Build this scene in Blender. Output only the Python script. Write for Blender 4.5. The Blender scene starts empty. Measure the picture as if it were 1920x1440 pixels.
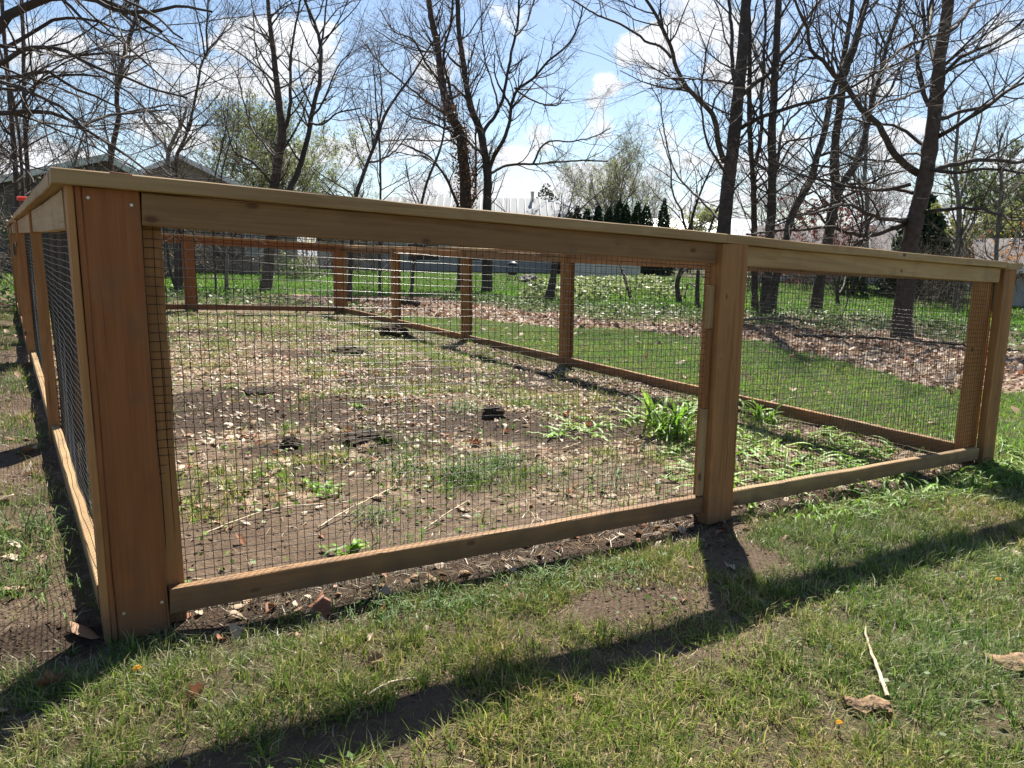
import bpy, math, random
import numpy as np
from mathutils import Vector, Matrix

SC = bpy.context.scene
COL = SC.collection
rng = np.random.default_rng(7)
random.seed(7)
R = math.radians

# ------------------------------------------------------------------ camera
cam_d = bpy.data.cameras.new('camera')
cam = bpy.data.objects.new('camera', cam_d)
COL.objects.link(cam)
CX = Vector((0.84040224, -0.54186384, 0.01037569))
CU = Vector((0.08204148, 0.14611939, 0.98585918))
CF = Vector((0.53571753, 0.82766703, -0.16725437))
cam.matrix_world = Matrix(((CX.x, CU.x, -CF.x, -0.1016), (CX.y, CU.y, -CF.y, -2.2200),
                           (CX.z, CU.z, -CF.z, 1.0549), (0, 0, 0, 1)))
cam_d.sensor_width = 36.0
cam_d.lens = 26.25
cam_d.clip_start = 0.05
cam_d.clip_end = 3000
SC.camera = cam

# ------------------------------------------------------------------ sun, sky, exposure
SUN_EL, SUN_AZ = R(49.0), R(43.0)          # azimuth from +Y towards +X
sun_d = bpy.data.lights.new('sun', 'SUN')
sun_d.energy = 5.0
sun_d.angle = R(0.55)
sun_d.color = (1.0, 0.94, 0.83)
sun = bpy.data.objects.new('sun', sun_d)
COL.objects.link(sun)
to_sun = Vector((math.sin(SUN_AZ) * math.cos(SUN_EL), math.cos(SUN_AZ) * math.cos(SUN_EL), math.sin(SUN_EL)))
sun.rotation_euler = to_sun.to_track_quat('Z', 'Y').to_euler()
sun.location = (10, 12, 20)

SC.view_settings.view_transform = 'Standard'
SC.view_settings.look = 'None'
SC.view_settings.exposure = 1.52
SC.view_settings.gamma = 1.0
SC.view_settings.use_curve_mapping = False
SC.cycles.max_bounces = 6
SC.cycles.transparent_max_bounces = 4

CLOUDS = [(0.1097, 0.9733, 0.2017, 0.99857, 0.90), (0.1636, 0.9639, 0.2101, 0.99793, 1.00), (0.2138, 0.9523, 0.2177, 0.99793, 1.00), (0.2651, 0.9376, 0.2249, 0.99793, 1.00), (0.3174, 0.9210, 0.2259, 0.99837, 1.00), (0.3469, 0.9112, 0.2220, 0.99936, 0.80), (0.0588, 0.9773, 0.2037, 0.99875, 0.80), (0.0247, 0.9791, 0.2019, 0.99875, 0.80), (0.0159, 0.9955, 0.0937, 0.99745, 0.80), (0.1167, 0.9851, 0.1267, 0.99908, 0.75), (0.1664, 0.9786, 0.1213, 0.99936, 0.60), (0.3571, 0.9288, 0.0992, 0.99793, 0.75), (0.4404, 0.8687, 0.2266, 0.99923, 0.80), (0.4735, 0.8476, 0.2394, 0.99948, 0.75), (0.4885, 0.8605, 0.1449, 0.99908, 0.80), (0.5381, 0.8365, 0.1034, 0.99837, 0.90), (0.5618, 0.8119, 0.1586, 0.99936, 0.75), (0.6605, 0.7090, 0.2472, 0.99857, 1.00), (0.6706, 0.6860, 0.2823, 0.99793, 1.00), (0.7078, 0.6532, 0.2689, 0.99793, 1.00), (0.7305, 0.6455, 0.2232, 0.99816, 1.00), (0.6373, 0.7306, 0.2452, 0.99955, 0.95), (0.6217, 0.7552, 0.2076, 0.99963, 1.00), (0.6156, 0.7646, 0.1908, 0.99959, 0.95), (0.6202, 0.7669, 0.1648, 0.99936, 0.90), (0.6863, 0.7114, 0.1512, 0.99959, 0.70), (0.7419, 0.6063, 0.2863, 0.99875, 0.80), (0.8548, 0.5048, 0.1206, 0.99745, 0.85), (0.8963, 0.4309, 0.1049, 0.99745, 0.85), (0.8279, 0.5274, 0.1909, 0.99908, 0.70), (0.8015, 0.5906, 0.0942, 0.99793, 0.75), (0.8803, 0.4119, 0.2354, 0.99908, 0.70), (0.2594, 0.9610, 0.0955, 0.99837, 0.75), (0.6167, 0.7811, 0.0974, 0.99837, 0.75), (0.7154, 0.6911, 0.1031, 0.99875, 0.70)]

world = bpy.data.worlds.new('World')
SC.world = world
world.use_nodes = True
def build_world():
    nt = world.node_tree
    N, L = nt.nodes, nt.links
    N.clear()
    out = N.new('ShaderNodeOutputWorld')
    bg = N.new('ShaderNodeBackground')
    bg.inputs['Strength'].default_value = 0.05
    sky = N.new('ShaderNodeTexSky')
    sky.sky_type = 'NISHITA'
    sky.sun_disc = False
    sky.sun_elevation = SUN_EL
    sky.sun_rotation = SUN_AZ
    sky.air_density = 1.0
    sky.dust_density = 0.35
    sky.ozone_density = 1.6
    tc = N.new('ShaderNodeTexCoord')
    mp = N.new('ShaderNodeMapping')
    mp.inputs['Scale'].default_value = (1, 1, 2.1)
    L.new(tc.outputs['Generated'], mp.inputs['Vector'])
    n1 = N.new('ShaderNodeTexNoise')
    n1.inputs['Scale'].default_value = 9.5
    n1.inputs['Detail'].default_value = 9.0
    n1.inputs['Roughness'].default_value = 0.58
    n1.inputs['Distortion'].default_value = 0.25
    L.new(mp.outputs['Vector'], n1.inputs['Vector'])
    acc = None
    for (x, y, z, cr, s) in CLOUDS:
        vm = N.new('ShaderNodeVectorMath'); vm.operation = 'DOT_PRODUCT'
        vm.inputs[1].default_value = (x, y, z)
        L.new(tc.outputs['Generated'], vm.inputs[0])
        mr = N.new('ShaderNodeMapRange')
        mr.inputs['From Min'].default_value = cr
        mr.inputs['From Max'].default_value = 1.0
        mr.inputs['To Max'].default_value = s * .8
        L.new(vm.outputs['Value'], mr.inputs['Value'])
        if acc is None:
            acc = mr.outputs['Result']
        else:
            mx = N.new('ShaderNodeMath'); mx.operation = 'MAXIMUM'
            L.new(acc, mx.inputs[0]); L.new(mr.outputs['Result'], mx.inputs[1])
            acc = mx.outputs['Value']
    # scattered cloud cover that goes on all round the sky, thicker towards the horizon
    n2 = N.new('ShaderNodeTexNoise')
    n2.inputs['Scale'].default_value = 2.6
    n2.inputs['Detail'].default_value = 4.0
    L.new(mp.outputs['Vector'], n2.inputs['Vector'])
    base = N.new('ShaderNodeMapRange')
    base.inputs['From Min'].default_value = 0.52
    base.inputs['From Max'].default_value = 0.72
    base.inputs['To Max'].default_value = 0.4
    L.new(n2.outputs['Fac'], base.inputs['Value'])
    sxyz = N.new('ShaderNodeSeparateXYZ'); L.new(tc.outputs['Generated'], sxyz.inputs[0])
    low = N.new('ShaderNodeMapRange')
    low.inputs['From Min'].default_value = 0.02; low.inputs['From Max'].default_value = 0.24
    low.inputs['To Min'].default_value = 0.68; low.inputs['To Max'].default_value = 0.12
    L.new(sxyz.outputs['Z'], low.inputs['Value'])
    m0 = N.new('ShaderNodeMath'); m0.operation = 'MAXIMUM'
    L.new(low.outputs['Result'], m0.inputs[0]); L.new(base.outputs['Result'], m0.inputs[1])
    mx = N.new('ShaderNodeMath'); mx.operation = 'MAXIMUM'
    L.new(acc, mx.inputs[0]); L.new(m0.outputs['Value'], mx.inputs[1])
    # density = blobs + (noise-0.5)*k
    ms = N.new('ShaderNodeMath'); ms.operation = 'MULTIPLY_ADD'
    ms.inputs[1].default_value = 2.2
    ms.inputs[2].default_value = -1.1
    L.new(n1.outputs['Fac'], ms.inputs[0])
    ad = N.new('ShaderNodeMath'); ad.operation = 'ADD'
    L.new(mx.outputs['Value'], ad.inputs[0]); L.new(ms.outputs['Value'], ad.inputs[1])
    mask = N.new('ShaderNodeMapRange')
    mask.interpolation_type = 'SMOOTHSTEP'
    mask.inputs['From Min'].default_value = 0.34
    mask.inputs['From Max'].default_value = 0.68
    L.new(ad.outputs['Value'], mask.inputs['Value'])
    cr = N.new('ShaderNodeMapRange')
    cr.inputs['From Min'].default_value = 0.3
    cr.inputs['From Max'].default_value = 0.7
    cr.inputs['To Min'].default_value = 6.2
    cr.inputs['To Max'].default_value = 9.0
    L.new(n1.outputs['Fac'], cr.inputs['Value'])
    cc = N.new('ShaderNodeCombineColor')
    for i in range(3):
        m = N.new('ShaderNodeMath'); m.operation = 'MULTIPLY'
        m.inputs[1].default_value = (0.93, 0.96, 1.0)[i]
        L.new(cr.outputs['Result'], m.inputs[0])
        L.new(m.outputs['Value'], cc.inputs[i])
    mixc = N.new('ShaderNodeMix'); mixc.data_type = 'RGBA'
    L.new(mask.outputs['Result'], mixc.inputs['Factor'])
    L.new(sky.outputs['Color'], mixc.inputs[6])
    L.new(cc.outputs['Color'], mixc.inputs[7])
    L.new(mixc.outputs[2], bg.inputs['Color'])
    L.new(bg.outputs['Background'], out.inputs['Surface'])
build_world()

# ------------------------------------------------------------------ helpers
def tag(o, label=None, cat=None, group=None, kind=None):
    if label: o['label'] = label
    if cat: o['category'] = cat
    if group: o['group'] = group
    if kind: o['kind'] = kind
    return o

def empty(name, loc, rz=0.0):
    o = bpy.data.objects.new(name, None)
    COL.objects.link(o)
    o.location = loc
    o.rotation_euler = (0, 0, rz)
    o.empty_display_size = 0.1
    return o

def link(name, me, parent=None, loc=None):
    o = bpy.data.objects.new(name, me)
    COL.objects.link(o)
    if parent is not None: o.parent = parent
    if loc is not None: o.location = loc
    return o

def np_mesh(name, V, F, mat, tint=None, smooth=False, mats=None):
    """V (n,3), F (m,3) or (m,4) integer array; tint (n,3) vertex colours"""
    V = np.ascontiguousarray(V, dtype=np.float32)
    F = np.ascontiguousarray(F, dtype=np.int32)
    me = bpy.data.meshes.new(name)
    k = F.shape[1]
    me.vertices.add(len(V)); me.vertices.foreach_set('co', V.ravel())
    me.loops.add(F.size); me.loops.foreach_set('vertex_index', F.ravel())
    me.polygons.add(len(F))
    me.polygons.foreach_set('loop_start', np.arange(0, F.size, k, dtype=np.int32))
    me.polygons.foreach_set('loop_total', np.full(len(F), k, dtype=np.int32))
    if smooth:
        me.polygons.foreach_set('use_smooth', np.ones(len(F), dtype=bool))
    if tint is not None:
        a = me.color_attributes.new('tint', 'FLOAT_COLOR', 'POINT')
        c = np.ones((len(V), 4), dtype=np.float32); c[:, :3] = tint
        a.data.foreach_set('color', c.ravel())
    me.update(calc_edges=True)
    if mat: me.materials.append(mat)
    return me

def vnoise(x, y, seed=0, scale=1.0):
    x = np.asarray(x, float) * scale + 1000.0 + seed * 17.3
    y = np.asarray(y, float) * scale + 1000.0 + seed * 9.7
    g = np.random.default_rng(seed + 100).random((256, 256))
    xi = np.floor(x).astype(int); yi = np.floor(y).astype(int)
    fx = x - xi; fy = y - yi
    fx = fx * fx * (3 - 2 * fx); fy = fy * fy * (3 - 2 * fy)
    a = g[xi % 256, yi % 256]; b = g[(xi + 1) % 256, yi % 256]
    c = g[xi % 256, (yi + 1) % 256]; d = g[(xi + 1) % 256, (yi + 1) % 256]
    return (a * (1 - fx) + b * fx) * (1 - fy) + (c * (1 - fx) + d * fx) * fy

def fbm(x, y, seed=0, scale=1.0, octaves=4):
    s = 0.0; amp = 0.5; t = 0.0
    for o in range(octaves):
        s = s + amp * vnoise(x, y, seed + o * 3, scale * 2 ** o); t += amp; amp *= 0.5
    return s / t

def sstep(a, b, x):
    t = np.clip((np.asarray(x, float) - a) / (b - a), 0, 1)
    return t * t * (3 - 2 * t)

# ------------------------------------------------------------------ material helpers
def new_mat(name):
    m = bpy.data.materials.new(name)
    m.use_nodes = True
    nt = m.node_tree
    return m, nt, nt.nodes['Principled BSDF'], nt.nodes['Material Output']

def ramp(nt, stops):
    r = nt.nodes.new('ShaderNodeValToRGB')
    el = r.color_ramp.elements
    while len(el) > 1: el.remove(el[-1])
    el[0].position = stops[0][0]; el[0].color = (*stops[0][1], 1)
    for p, c in stops[1:]:
        e = el.new(p); e.color = (*c, 1)
    return r

def plain(name, col, rough=0.7, var=0.15, scale=6.0, bump=0.0, metal=0.0, spec=0.3):
    m, nt, b, out = new_mat(name)
    tc = nt.nodes.new('ShaderNodeTexCoord')
    n = nt.nodes.new('ShaderNodeTexNoise')
    n.inputs['Scale'].default_value = scale; n.inputs['Detail'].default_value = 5
    nt.links.new(tc.outputs['Object'], n.inputs['Vector'])
    lo = tuple(max(0, c * (1 - var * 1.6)) for c in col); hi = tuple(min(1, c * (1 + var * 1.6)) for c in col)
    r = ramp(nt, [(0.25, lo), (0.75, hi)])
    nt.links.new(n.outputs['Fac'], r.inputs['Fac'])
    nt.links.new(r.outputs['Color'], b.inputs['Base Color'])
    b.inputs['Roughness'].default_value = rough
    b.inputs['Metallic'].default_value = metal
    b.inputs['Specular IOR Level'].default_value = spec
    if bump:
        bp = nt.nodes.new('ShaderNodeBump'); bp.inputs['Strength'].default_value = bump; bp.inputs['Distance'].default_value = 0.02
        nt.links.new(n.outputs['Fac'], bp.inputs['Height'])
        nt.links.new(bp.outputs['Normal'], b.inputs['Normal'])
    return m

def wood(name, pale, mid, dark, knots=0.5, streak=1.0):
    """sawn cedar: grain runs along the board's local X, rings and knots vary from board to board"""
    m, nt, b, out = new_mat(name)
    N, L = nt.nodes, nt.links
    tc = N.new('ShaderNodeTexCoord'); oi = N.new('ShaderNodeObjectInfo')
    off = N.new('ShaderNodeVectorMath'); off.operation = 'MULTIPLY'
    off.inputs[1].default_value = (37.0, 11.0, 23.0)
    cmb = N.new('ShaderNodeCombineXYZ')
    for i in range(3): L.new(oi.outputs['Random'], cmb.inputs[i])
    L.new(cmb.outputs[0], off.inputs[0])
    add = N.new('ShaderNodeVectorMath'); add.operation = 'ADD'
    L.new(tc.outputs['Object'], add.inputs[0]); L.new(off.outputs[0], add.inputs[1])
    # warp around knots
    mpk = N.new('ShaderNodeMapping'); mpk.inputs['Scale'].default_value = (7.5, 15.0, 15.0)
    L.new(add.outputs[0], mpk.inputs['Vector'])
    vor = N.new('ShaderNodeTexVoronoi'); vor.inputs['Scale'].default_value = 1.0
    L.new(mpk.outputs[0], vor.inputs['Vector'])
    mp = N.new('ShaderNodeMapping'); mp.inputs['Scale'].default_value = (0.55, 9.0, 9.0)
    L.new(add.outputs[0], mp.inputs['Vector'])
    wn = N.new('ShaderNodeTexNoise'); wn.inputs['Scale'].default_value = 1.0; wn.inputs['Detail'].default_value = 3
    wn.inputs['Distortion'].default_value = 0.5
    L.new(mp.outputs[0], wn.inputs['Vector'])
    rings = N.new('ShaderNodeMath'); rings.operation = 'MULTIPLY'; rings.inputs[1].default_value = 34.0
    kd = N.new('ShaderNodeMapRange')
    kd.inputs['From Min'].default_value = 0.0; kd.inputs['From Max'].default_value = 0.45
    kd.inputs['To Min'].default_value = 0.09; kd.inputs['To Max'].default_value = 0.0
    L.new(vor.outputs['Distance'], kd.inputs['Value'])
    sm = N.new('ShaderNodeMath'); sm.operation = 'ADD'
    L.new(wn.outputs['Fac'], sm.inputs[0]); L.new(kd.outputs[0], sm.inputs[1])
    L.new(sm.outputs[0], rings.inputs[0])
    sn = N.new('ShaderNodeMath'); sn.operation = 'SINE'
    L.new(rings.outputs[0], sn.inputs[0])
    s01 = N.new('ShaderNodeMapRange'); s01.inputs['From Min'].default_value = -1
    L.new(sn.outputs[0], s01.inputs['Value'])
    mpf = N.new('ShaderNodeMapping'); mpf.inputs['Scale'].default_value = (3.0, 160.0, 160.0)
    L.new(add.outputs[0], mpf.inputs['Vector'])
    fn = N.new('ShaderNodeTexNoise'); fn.inputs['Scale'].default_value = 1.0; fn.inputs['Detail'].default_value = 4
    L.new(mpf.outputs[0], fn.inputs['Vector'])
    # broad colour drift (heartwood / sapwood)
    mpb = N.new('ShaderNodeMapping'); mpb.inputs['Scale'].default_value = (0.7, 5.0, 5.0)
    L.new(add.outputs[0], mpb.inputs['Vector'])
    bn = N.new('ShaderNodeTexNoise'); bn.inputs['Scale'].default_value = 1.0; bn.inputs['Detail'].default_value = 2
    L.new(mpb.outputs[0], bn.inputs['Vector'])
    mixv = N.new('ShaderNodeMath'); mixv.operation = 'MULTIPLY_ADD'; mixv.inputs[1].default_value = 0.16 * streak
    L.new(s01.outputs[0], mixv.inputs[0]); 
    fm = N.new('ShaderNodeMath'); fm.operation = 'MULTIPLY_ADD'; fm.inputs[1].default_value = 0.42 * streak
    L.new(fn.outputs['Fac'], fm.inputs[0])
    bm_ = N.new('ShaderNodeMath'); bm_.operation = 'MULTIPLY'; bm_.inputs[1].default_value = 0.75
    L.new(bn.outputs['Fac'], bm_.inputs[0])
    L.new(bm_.outputs[0], fm.inputs[2]); L.new(fm.outputs[0], mixv.inputs[2])
    r = ramp(nt, [(0.32, pale), (0.62, mid), (0.95, dark)])
    L.new(mixv.outputs[0], r.inputs['Fac'])
    # knots
    km = N.new('ShaderNodeMapRange')
    km.inputs['From Min'].default_value = 0.10; km.inputs['From Max'].default_value = 0.17
    km.inputs['To Min'].default_value = 1.0; km.inputs['To Max'].default_value = 0.0
    L.new(vor.outputs['Distance'], km.inputs['Value'])
    sel = N.new('ShaderNodeSeparateColor'); L.new(vor.outputs['Color'], sel.inputs[0])
    gt = N.new('ShaderNodeMath'); gt.operation = 'LESS_THAN'; gt.inputs[1].default_value = knots
    L.new(sel.outputs[0], gt.inputs[0])
    kk = N.new('ShaderNodeMath'); kk.operation = 'MULTIPLY'
    L.new(km.outputs[0], kk.inputs[0]); L.new(gt.outputs[0], kk.inputs[1])
    mk = N.new('ShaderNodeMix'); mk.data_type = 'RGBA'
    mk.inputs[7].default_value = (0.10, 0.045, 0.02, 1)
    kf = N.new('ShaderNodeMath'); kf.operation = 'MULTIPLY'; kf.inputs[1].default_value = 0.85
    L.new(kk.outputs[0], kf.inputs[0]); L.new(kf.outputs[0], mk.inputs['Factor'])
    L.new(r.outputs['Color'], mk.inputs[6])
    # board to board brightness, and a little dirt
    hs = N.new('ShaderNodeHueSaturation')
    vr = N.new('ShaderNodeMapRange'); vr.inputs['To Min'].default_value = 0.86; vr.inputs['To Max'].default_value = 1.12
    L.new(oi.outputs['Random'], vr.inputs['Value']); L.new(vr.outputs[0], hs.inputs['Value'])
    dn = N.new('ShaderNodeTexNoise'); dn.inputs['Scale'].default_value = 9.0; dn.inputs['Detail'].default_value = 6
    L.new(add.outputs[0], dn.inputs['Vector'])
    dr = N.new('ShaderNodeMapRange'); dr.inputs['From Min'].default_value = 0.56; dr.inputs['From Max'].default_value = 0.8
    dr.inputs['To Max'].default_value = 0.45
    L.new(dn.outputs['Fac'], dr.inputs['Value'])
    md = N.new('ShaderNodeMix'); md.data_type = 'RGBA'; md.inputs[7].default_value = (0.13, 0.09, 0.055, 1)
    L.new(dr.outputs[0], md.inputs['Factor']); L.new(mk.outputs[2], md.inputs[6])
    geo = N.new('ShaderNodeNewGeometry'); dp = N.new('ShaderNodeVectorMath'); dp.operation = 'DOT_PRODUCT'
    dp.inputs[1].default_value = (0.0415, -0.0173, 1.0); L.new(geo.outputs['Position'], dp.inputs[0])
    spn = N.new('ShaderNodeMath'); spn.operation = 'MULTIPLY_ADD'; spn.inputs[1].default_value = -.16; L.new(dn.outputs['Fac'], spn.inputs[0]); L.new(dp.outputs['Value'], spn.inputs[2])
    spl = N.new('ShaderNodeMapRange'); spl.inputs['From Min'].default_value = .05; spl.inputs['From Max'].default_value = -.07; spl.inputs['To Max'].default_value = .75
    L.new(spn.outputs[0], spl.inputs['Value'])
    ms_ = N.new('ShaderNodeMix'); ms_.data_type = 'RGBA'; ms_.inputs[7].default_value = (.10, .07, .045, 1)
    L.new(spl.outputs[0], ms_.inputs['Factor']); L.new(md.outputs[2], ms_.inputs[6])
    mpc = N.new('ShaderNodeMapping'); mpc.inputs['Scale'].default_value = (1.6, 75.0, 75.0); L.new(add.outputs[0], mpc.inputs['Vector'])
    cn = N.new('ShaderNodeTexNoise'); cn.inputs['Scale'].default_value = 1.0; cn.inputs['Detail'].default_value = 2; L.new(mpc.outputs[0], cn.inputs['Vector'])
    ck = N.new('ShaderNodeMapRange'); ck.inputs['From Min'].default_value = .70; ck.inputs['From Max'].default_value = .76; ck.inputs['To Max'].default_value = .8
    L.new(cn.outputs['Fac'], ck.inputs['Value'])
    mc_ = N.new('ShaderNodeMix'); mc_.data_type = 'RGBA'; mc_.inputs[7].default_value = (.05, .025, .012, 1)
    L.new(ck.outputs[0], mc_.inputs['Factor']); L.new(ms_.outputs[2], mc_.inputs[6])
    L.new(mc_.outputs[2], hs.inputs['Color'])
    L.new(hs.outputs['Color'], b.inputs['Base Color'])
    b.inputs['Roughness'].default_value = 0.72
    b.inputs['Specular IOR Level'].default_value = 0.25
    bp = N.new('ShaderNodeBump'); bp.inputs['Strength'].default_value = 0.35; bp.inputs['Distance'].default_value = 0.004
    L.new(mixv.outputs[0], bp.inputs['Height']); L.new(bp.outputs['Normal'], b.inputs['Normal'])
    return m

def leafmat(name, trans=0.4, rough=0.55, spec=0.25, bright=1.0):
    """thin leaf / blade: colour from the tint attribute, some light let through"""
    m, nt, b, out = new_mat(name)
    N, L = nt.nodes, nt.links
    at = N.new('ShaderNodeAttribute'); at.attribute_name = 'tint'
    b.inputs['Roughness'].default_value = rough
    b.inputs['Specular IOR Level'].default_value = spec
    L.new(at.outputs['Color'], b.inputs['Base Color'])
    tr = N.new('ShaderNodeBsdfTranslucent')
    L.new(at.outputs['Color'], tr.inputs['Color'])
    mx = N.new('ShaderNodeMixShader'); mx.inputs[0].default_value = trans
    L.new(b.outputs[0], mx.inputs[1]); L.new(tr.outputs[0], mx.inputs[2])
    L.new(mx.outputs[0], out.inputs['Surface'])
    return m

M = {}
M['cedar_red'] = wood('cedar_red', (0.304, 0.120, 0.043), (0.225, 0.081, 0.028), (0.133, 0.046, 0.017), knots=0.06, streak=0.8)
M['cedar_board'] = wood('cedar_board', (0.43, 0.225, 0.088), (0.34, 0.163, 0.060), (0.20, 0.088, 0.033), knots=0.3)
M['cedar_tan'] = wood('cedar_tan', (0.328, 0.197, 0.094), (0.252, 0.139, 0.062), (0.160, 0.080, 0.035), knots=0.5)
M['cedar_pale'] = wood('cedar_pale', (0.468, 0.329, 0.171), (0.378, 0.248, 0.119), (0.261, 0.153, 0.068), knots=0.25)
M['wire'] = plain('wire_coating', (0.012, 0.012, 0.012), rough=0.33, var=0.1, spec=0.28)
M['blade'] = leafmat('grass_blade', 0.42, rough=0.42, spec=0.45)
M['leaf_dry'] = leafmat('dry_leaf', 0.22, rough=0.6)
M['leaf_green'] = leafmat('green_leaf', 0.42, rough=0.5, spec=0.25)
M['needle'] = leafmat('evergreen_sprays', 0.2)
M['bark'] = plain('bark', (0.06, 0.048, 0.04), rough=0.9, var=0.3, scale=9.0, bump=0.8)
M['bark_brown'] = plain('bark_brown', (0.075, 0.055, 0.042), rough=0.9, var=0.3, scale=9.0, bump=0.8)
M['bark_grey'] = plain('bark_grey', (0.17, 0.145, 0.12), rough=0.9, var=0.25, scale=9.0, bump=0.6)
M['twig'] = plain('twig_bark', (0.055, 0.043, 0.036), rough=0.8, var=0.25, scale=3.0)
M['twig_grey'] = plain('twig_bark_grey', (0.12, 0.10, 0.082), rough=0.8, var=0.25, scale=3.0)
M['steel'] = plain('screw_steel', (0.55, 0.54, 0.5), rough=0.4, var=0.1, metal=0.7)
M['black_metal'] = plain('black_metal', (0.02, 0.02, 0.02), rough=0.4, var=0.1, spec=0.5)
M['red_plastic'] = plain('red_plastic', (0.55, 0.03, 0.02), rough=0.4, var=0.05)
M['stick'] = plain('bare_stick', (0.52, 0.43, 0.30), rough=0.75, var=0.25, scale=18)
M['straw'] = leafmat('straw', 0.15, rough=0.65)
M['clod'] = plain('dark_clod', (0.05, 0.034, 0.024), rough=1.0, var=0.4, scale=40, bump=1.0)

# ------------------------------------------------------------------ ground
SX, SY = -0.0415, 0.0173                       # fall of the plot to the right, slight rise to the back
def zg(x, y):
    x = np.asarray(x, float); y = np.asarray(y, float)
    d = np.hypot(x, y)
    return SX * 20 * np.tanh(x / 20) + SY * 20 * np.tanh(y / 20) + 0.012 * np.clip(d - 28, 0, 90)
def zf(x, y): return SX * x + SY * y           # the plane the fence follows
PEN_L, PEN_W = 4.9975, 11.206
def xl(y): return -0.022 * y                   # line of the side with the gate

NEAR = np.array([[-3, 9.5], [2, 8.4], [3.3, 8.6], [4.25, 8.84], [6, 9.7], [7.8, 9.2], [8.9, 7.9], [10, 6.7], [12, 5.5], [16, 4.5], [20, 4]])
FAR = np.array([[-3, 14], [2, 13.8], [3.3, 13.8], [4.25, 14.2], [6, 14.6], [7.8, 13], [8.9, 11.5], [10, 10], [12, 9.5], [16, 9.5], [20, 9]])
IVY = np.array([[-3, 17], [2, 18], [6, 19], [7.8, 20], [8.9, 20], [10, 19], [12, 16], [14, 13.0], [16, 11.5], [20, 9]])
DARK = [(1.3, .04, 1.5, .10), (3.4, .05, .9, .10), (2.0, 7.9, 1.3, .45), (2.89, 5.75, .8, .3), (1.58, 2.99, .55, .25), (1.31, 3.56, .5, .3), (1.55, 1.85, .3, .16), (1.06, 1.84, .22, .15),
        (2.2, 3.6, .5, .3), (2.6, 2.25, .2, .16), (4.1, 7.3, .5, .3), (1.0, 2.5, .5, .2), (3.9, 1.9, .35, .6), (4.2, 2.7, .3, .5), (4.3, 4.6, .3, .8)]
BARE = [(.5, .55, .55, .42), (2.12, -.42, .26, .26), (1.37, -.47, .18, .1), (2.32, -.1, .3, .12), (.95, .7, .3, .25), (2.6, .75, .4, .2), (-.35, 1.75, .22, .5), (.62, -.72, .14, .08)]

def zones(x, y):
    """0..1 fields: green cover, leaf litter, bare soil, dark turned soil, ivy"""
    x = np.asarray(x, float); y = np.asarray(y, float)
    n1 = fbm(x, y, 1, 1.1); n2 = fbm(x, y, 5, 3.2); n3 = fbm(x, y, 9, 0.45)
    pen = (x > xl(y)) & (x < PEN_L - .15) & (y > 0.0) & (y < PEN_W)
    jn = (n1 - .5) * 2.2
    near = np.interp(y, NEAR[:, 0], NEAR[:, 1]) + jn
    far = np.interp(y, FAR[:, 0], FAR[:, 1]) + jn * 1.6
    ivy_e = np.interp(y, IVY[:, 0], IVY[:, 1]) + jn * 1.8
    right = x > PEN_L - .15
    litter = np.where((x > near) & (x < far) & (right | (y > PEN_W)) & (y < 17.2 + jn), 1.0, 0.0)
    ivy = np.where((x >= far) & (x < ivy_e) & (y < 21 + jn * 2), 1.0, 0.0)
    behind = (y > PEN_W) & (x <= near) & (y < 16.3 + jn)
    ivy = np.where(behind, 0.8, ivy)
    litter = np.where(behind, 0.35, litter)
    ivy = np.where((x < xl(y) - .5 + jn * .2) & (y > 7.5), 0.55, ivy)
    bare = np.zeros_like(x); dark = np.zeros_like(x)
    for (a, b, ra, rb) in BARE:
        bare = np.maximum(bare, sstep(1.35, .55, np.hypot((x - a) / ra, (y - b) / rb) + (n2 - .5) * 1.1))
    for (a, b, ra, rb) in DARK:
        dark = np.maximum(dark, sstep(1.35, .6, np.hypot((x - a) / ra, (y - b) / rb) + (n2 - .5) * 1.6))
    fd = sstep(.47, .60, fbm(x, y * 1.5, 41, .9, 4)) * sstep(.8, 1.8, y) * sstep(9.5, 6.5, y)
    dark = np.where(pen, np.maximum(dark, .8 * fd), dark)
    front = (y <= 0.0) & (x > -.15)
    g = np.full_like(x, 1.0)
    g = np.where(front, np.clip(0.22 + 1.35 * sstep(.32, .56, n2 * .55 + n1 * .45) + .55 * sstep(1.9, 4.2, x) + .3 * sstep(-.9, -1.6, y - .1 * x), 0, 1), g)
    rail = np.where(front, sstep(-.42, -.05, y) * sstep(3.3, 2.6, x), 0)      # bare strip below the front rail
    g = g * (1 - rail * .78 * sstep(.4, .55, 1 - n2))
    gp_ = np.clip(.07 + 1.2 * sstep(.47, .64, n1) * sstep(.40, .55, n2), 0, 1)
    gp_ = np.maximum(gp_, .85 * sstep(.9, .4, np.hypot((x - 1.85) / .75, (y - 1.0) / .4) + (n2 - .5)))
    gp_ = np.maximum(gp_, .85 * sstep(4.8, 7.5, y) * sstep(.42, .56, n1 * .5 + n2 * .5))
    gp_ = np.maximum(gp_, .45 * sstep(2.6, 3.4, x) * sstep(.4, .6, n2))
    g = np.where(pen, gp_, g)
    lside = (x <= xl(y)) & (y > -.4)
    g = np.where(lside, np.clip(.15 + 1.1 * sstep(.44, .62, n2 * .5 + n1 * .5), 0, 1), g)
    lp = np.clip(.25 + .9 * sstep(.40, .60, n1 * .6 + n2 * .4), 0, 1)
    lp = lp * sstep(.05, .35, x * .8 + .2) 
    litter = np.where(pen, lp * (1 - .5 * g), litter)
    litter = np.where(lside, .25 * sstep(.5, .65, n2), litter)
    litter = np.where(front, .05, litter)
    g = g * (1 - bare) * (1 - dark * .9)
    g = np.where(litter > .9, g * .06, g)
    g = np.where((ivy > .5), g * .35, g)
    litter = litter * (1 - bare * .9) * (1 - dark * .72)
    return g, litter, bare, dark, ivy, pen

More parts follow.
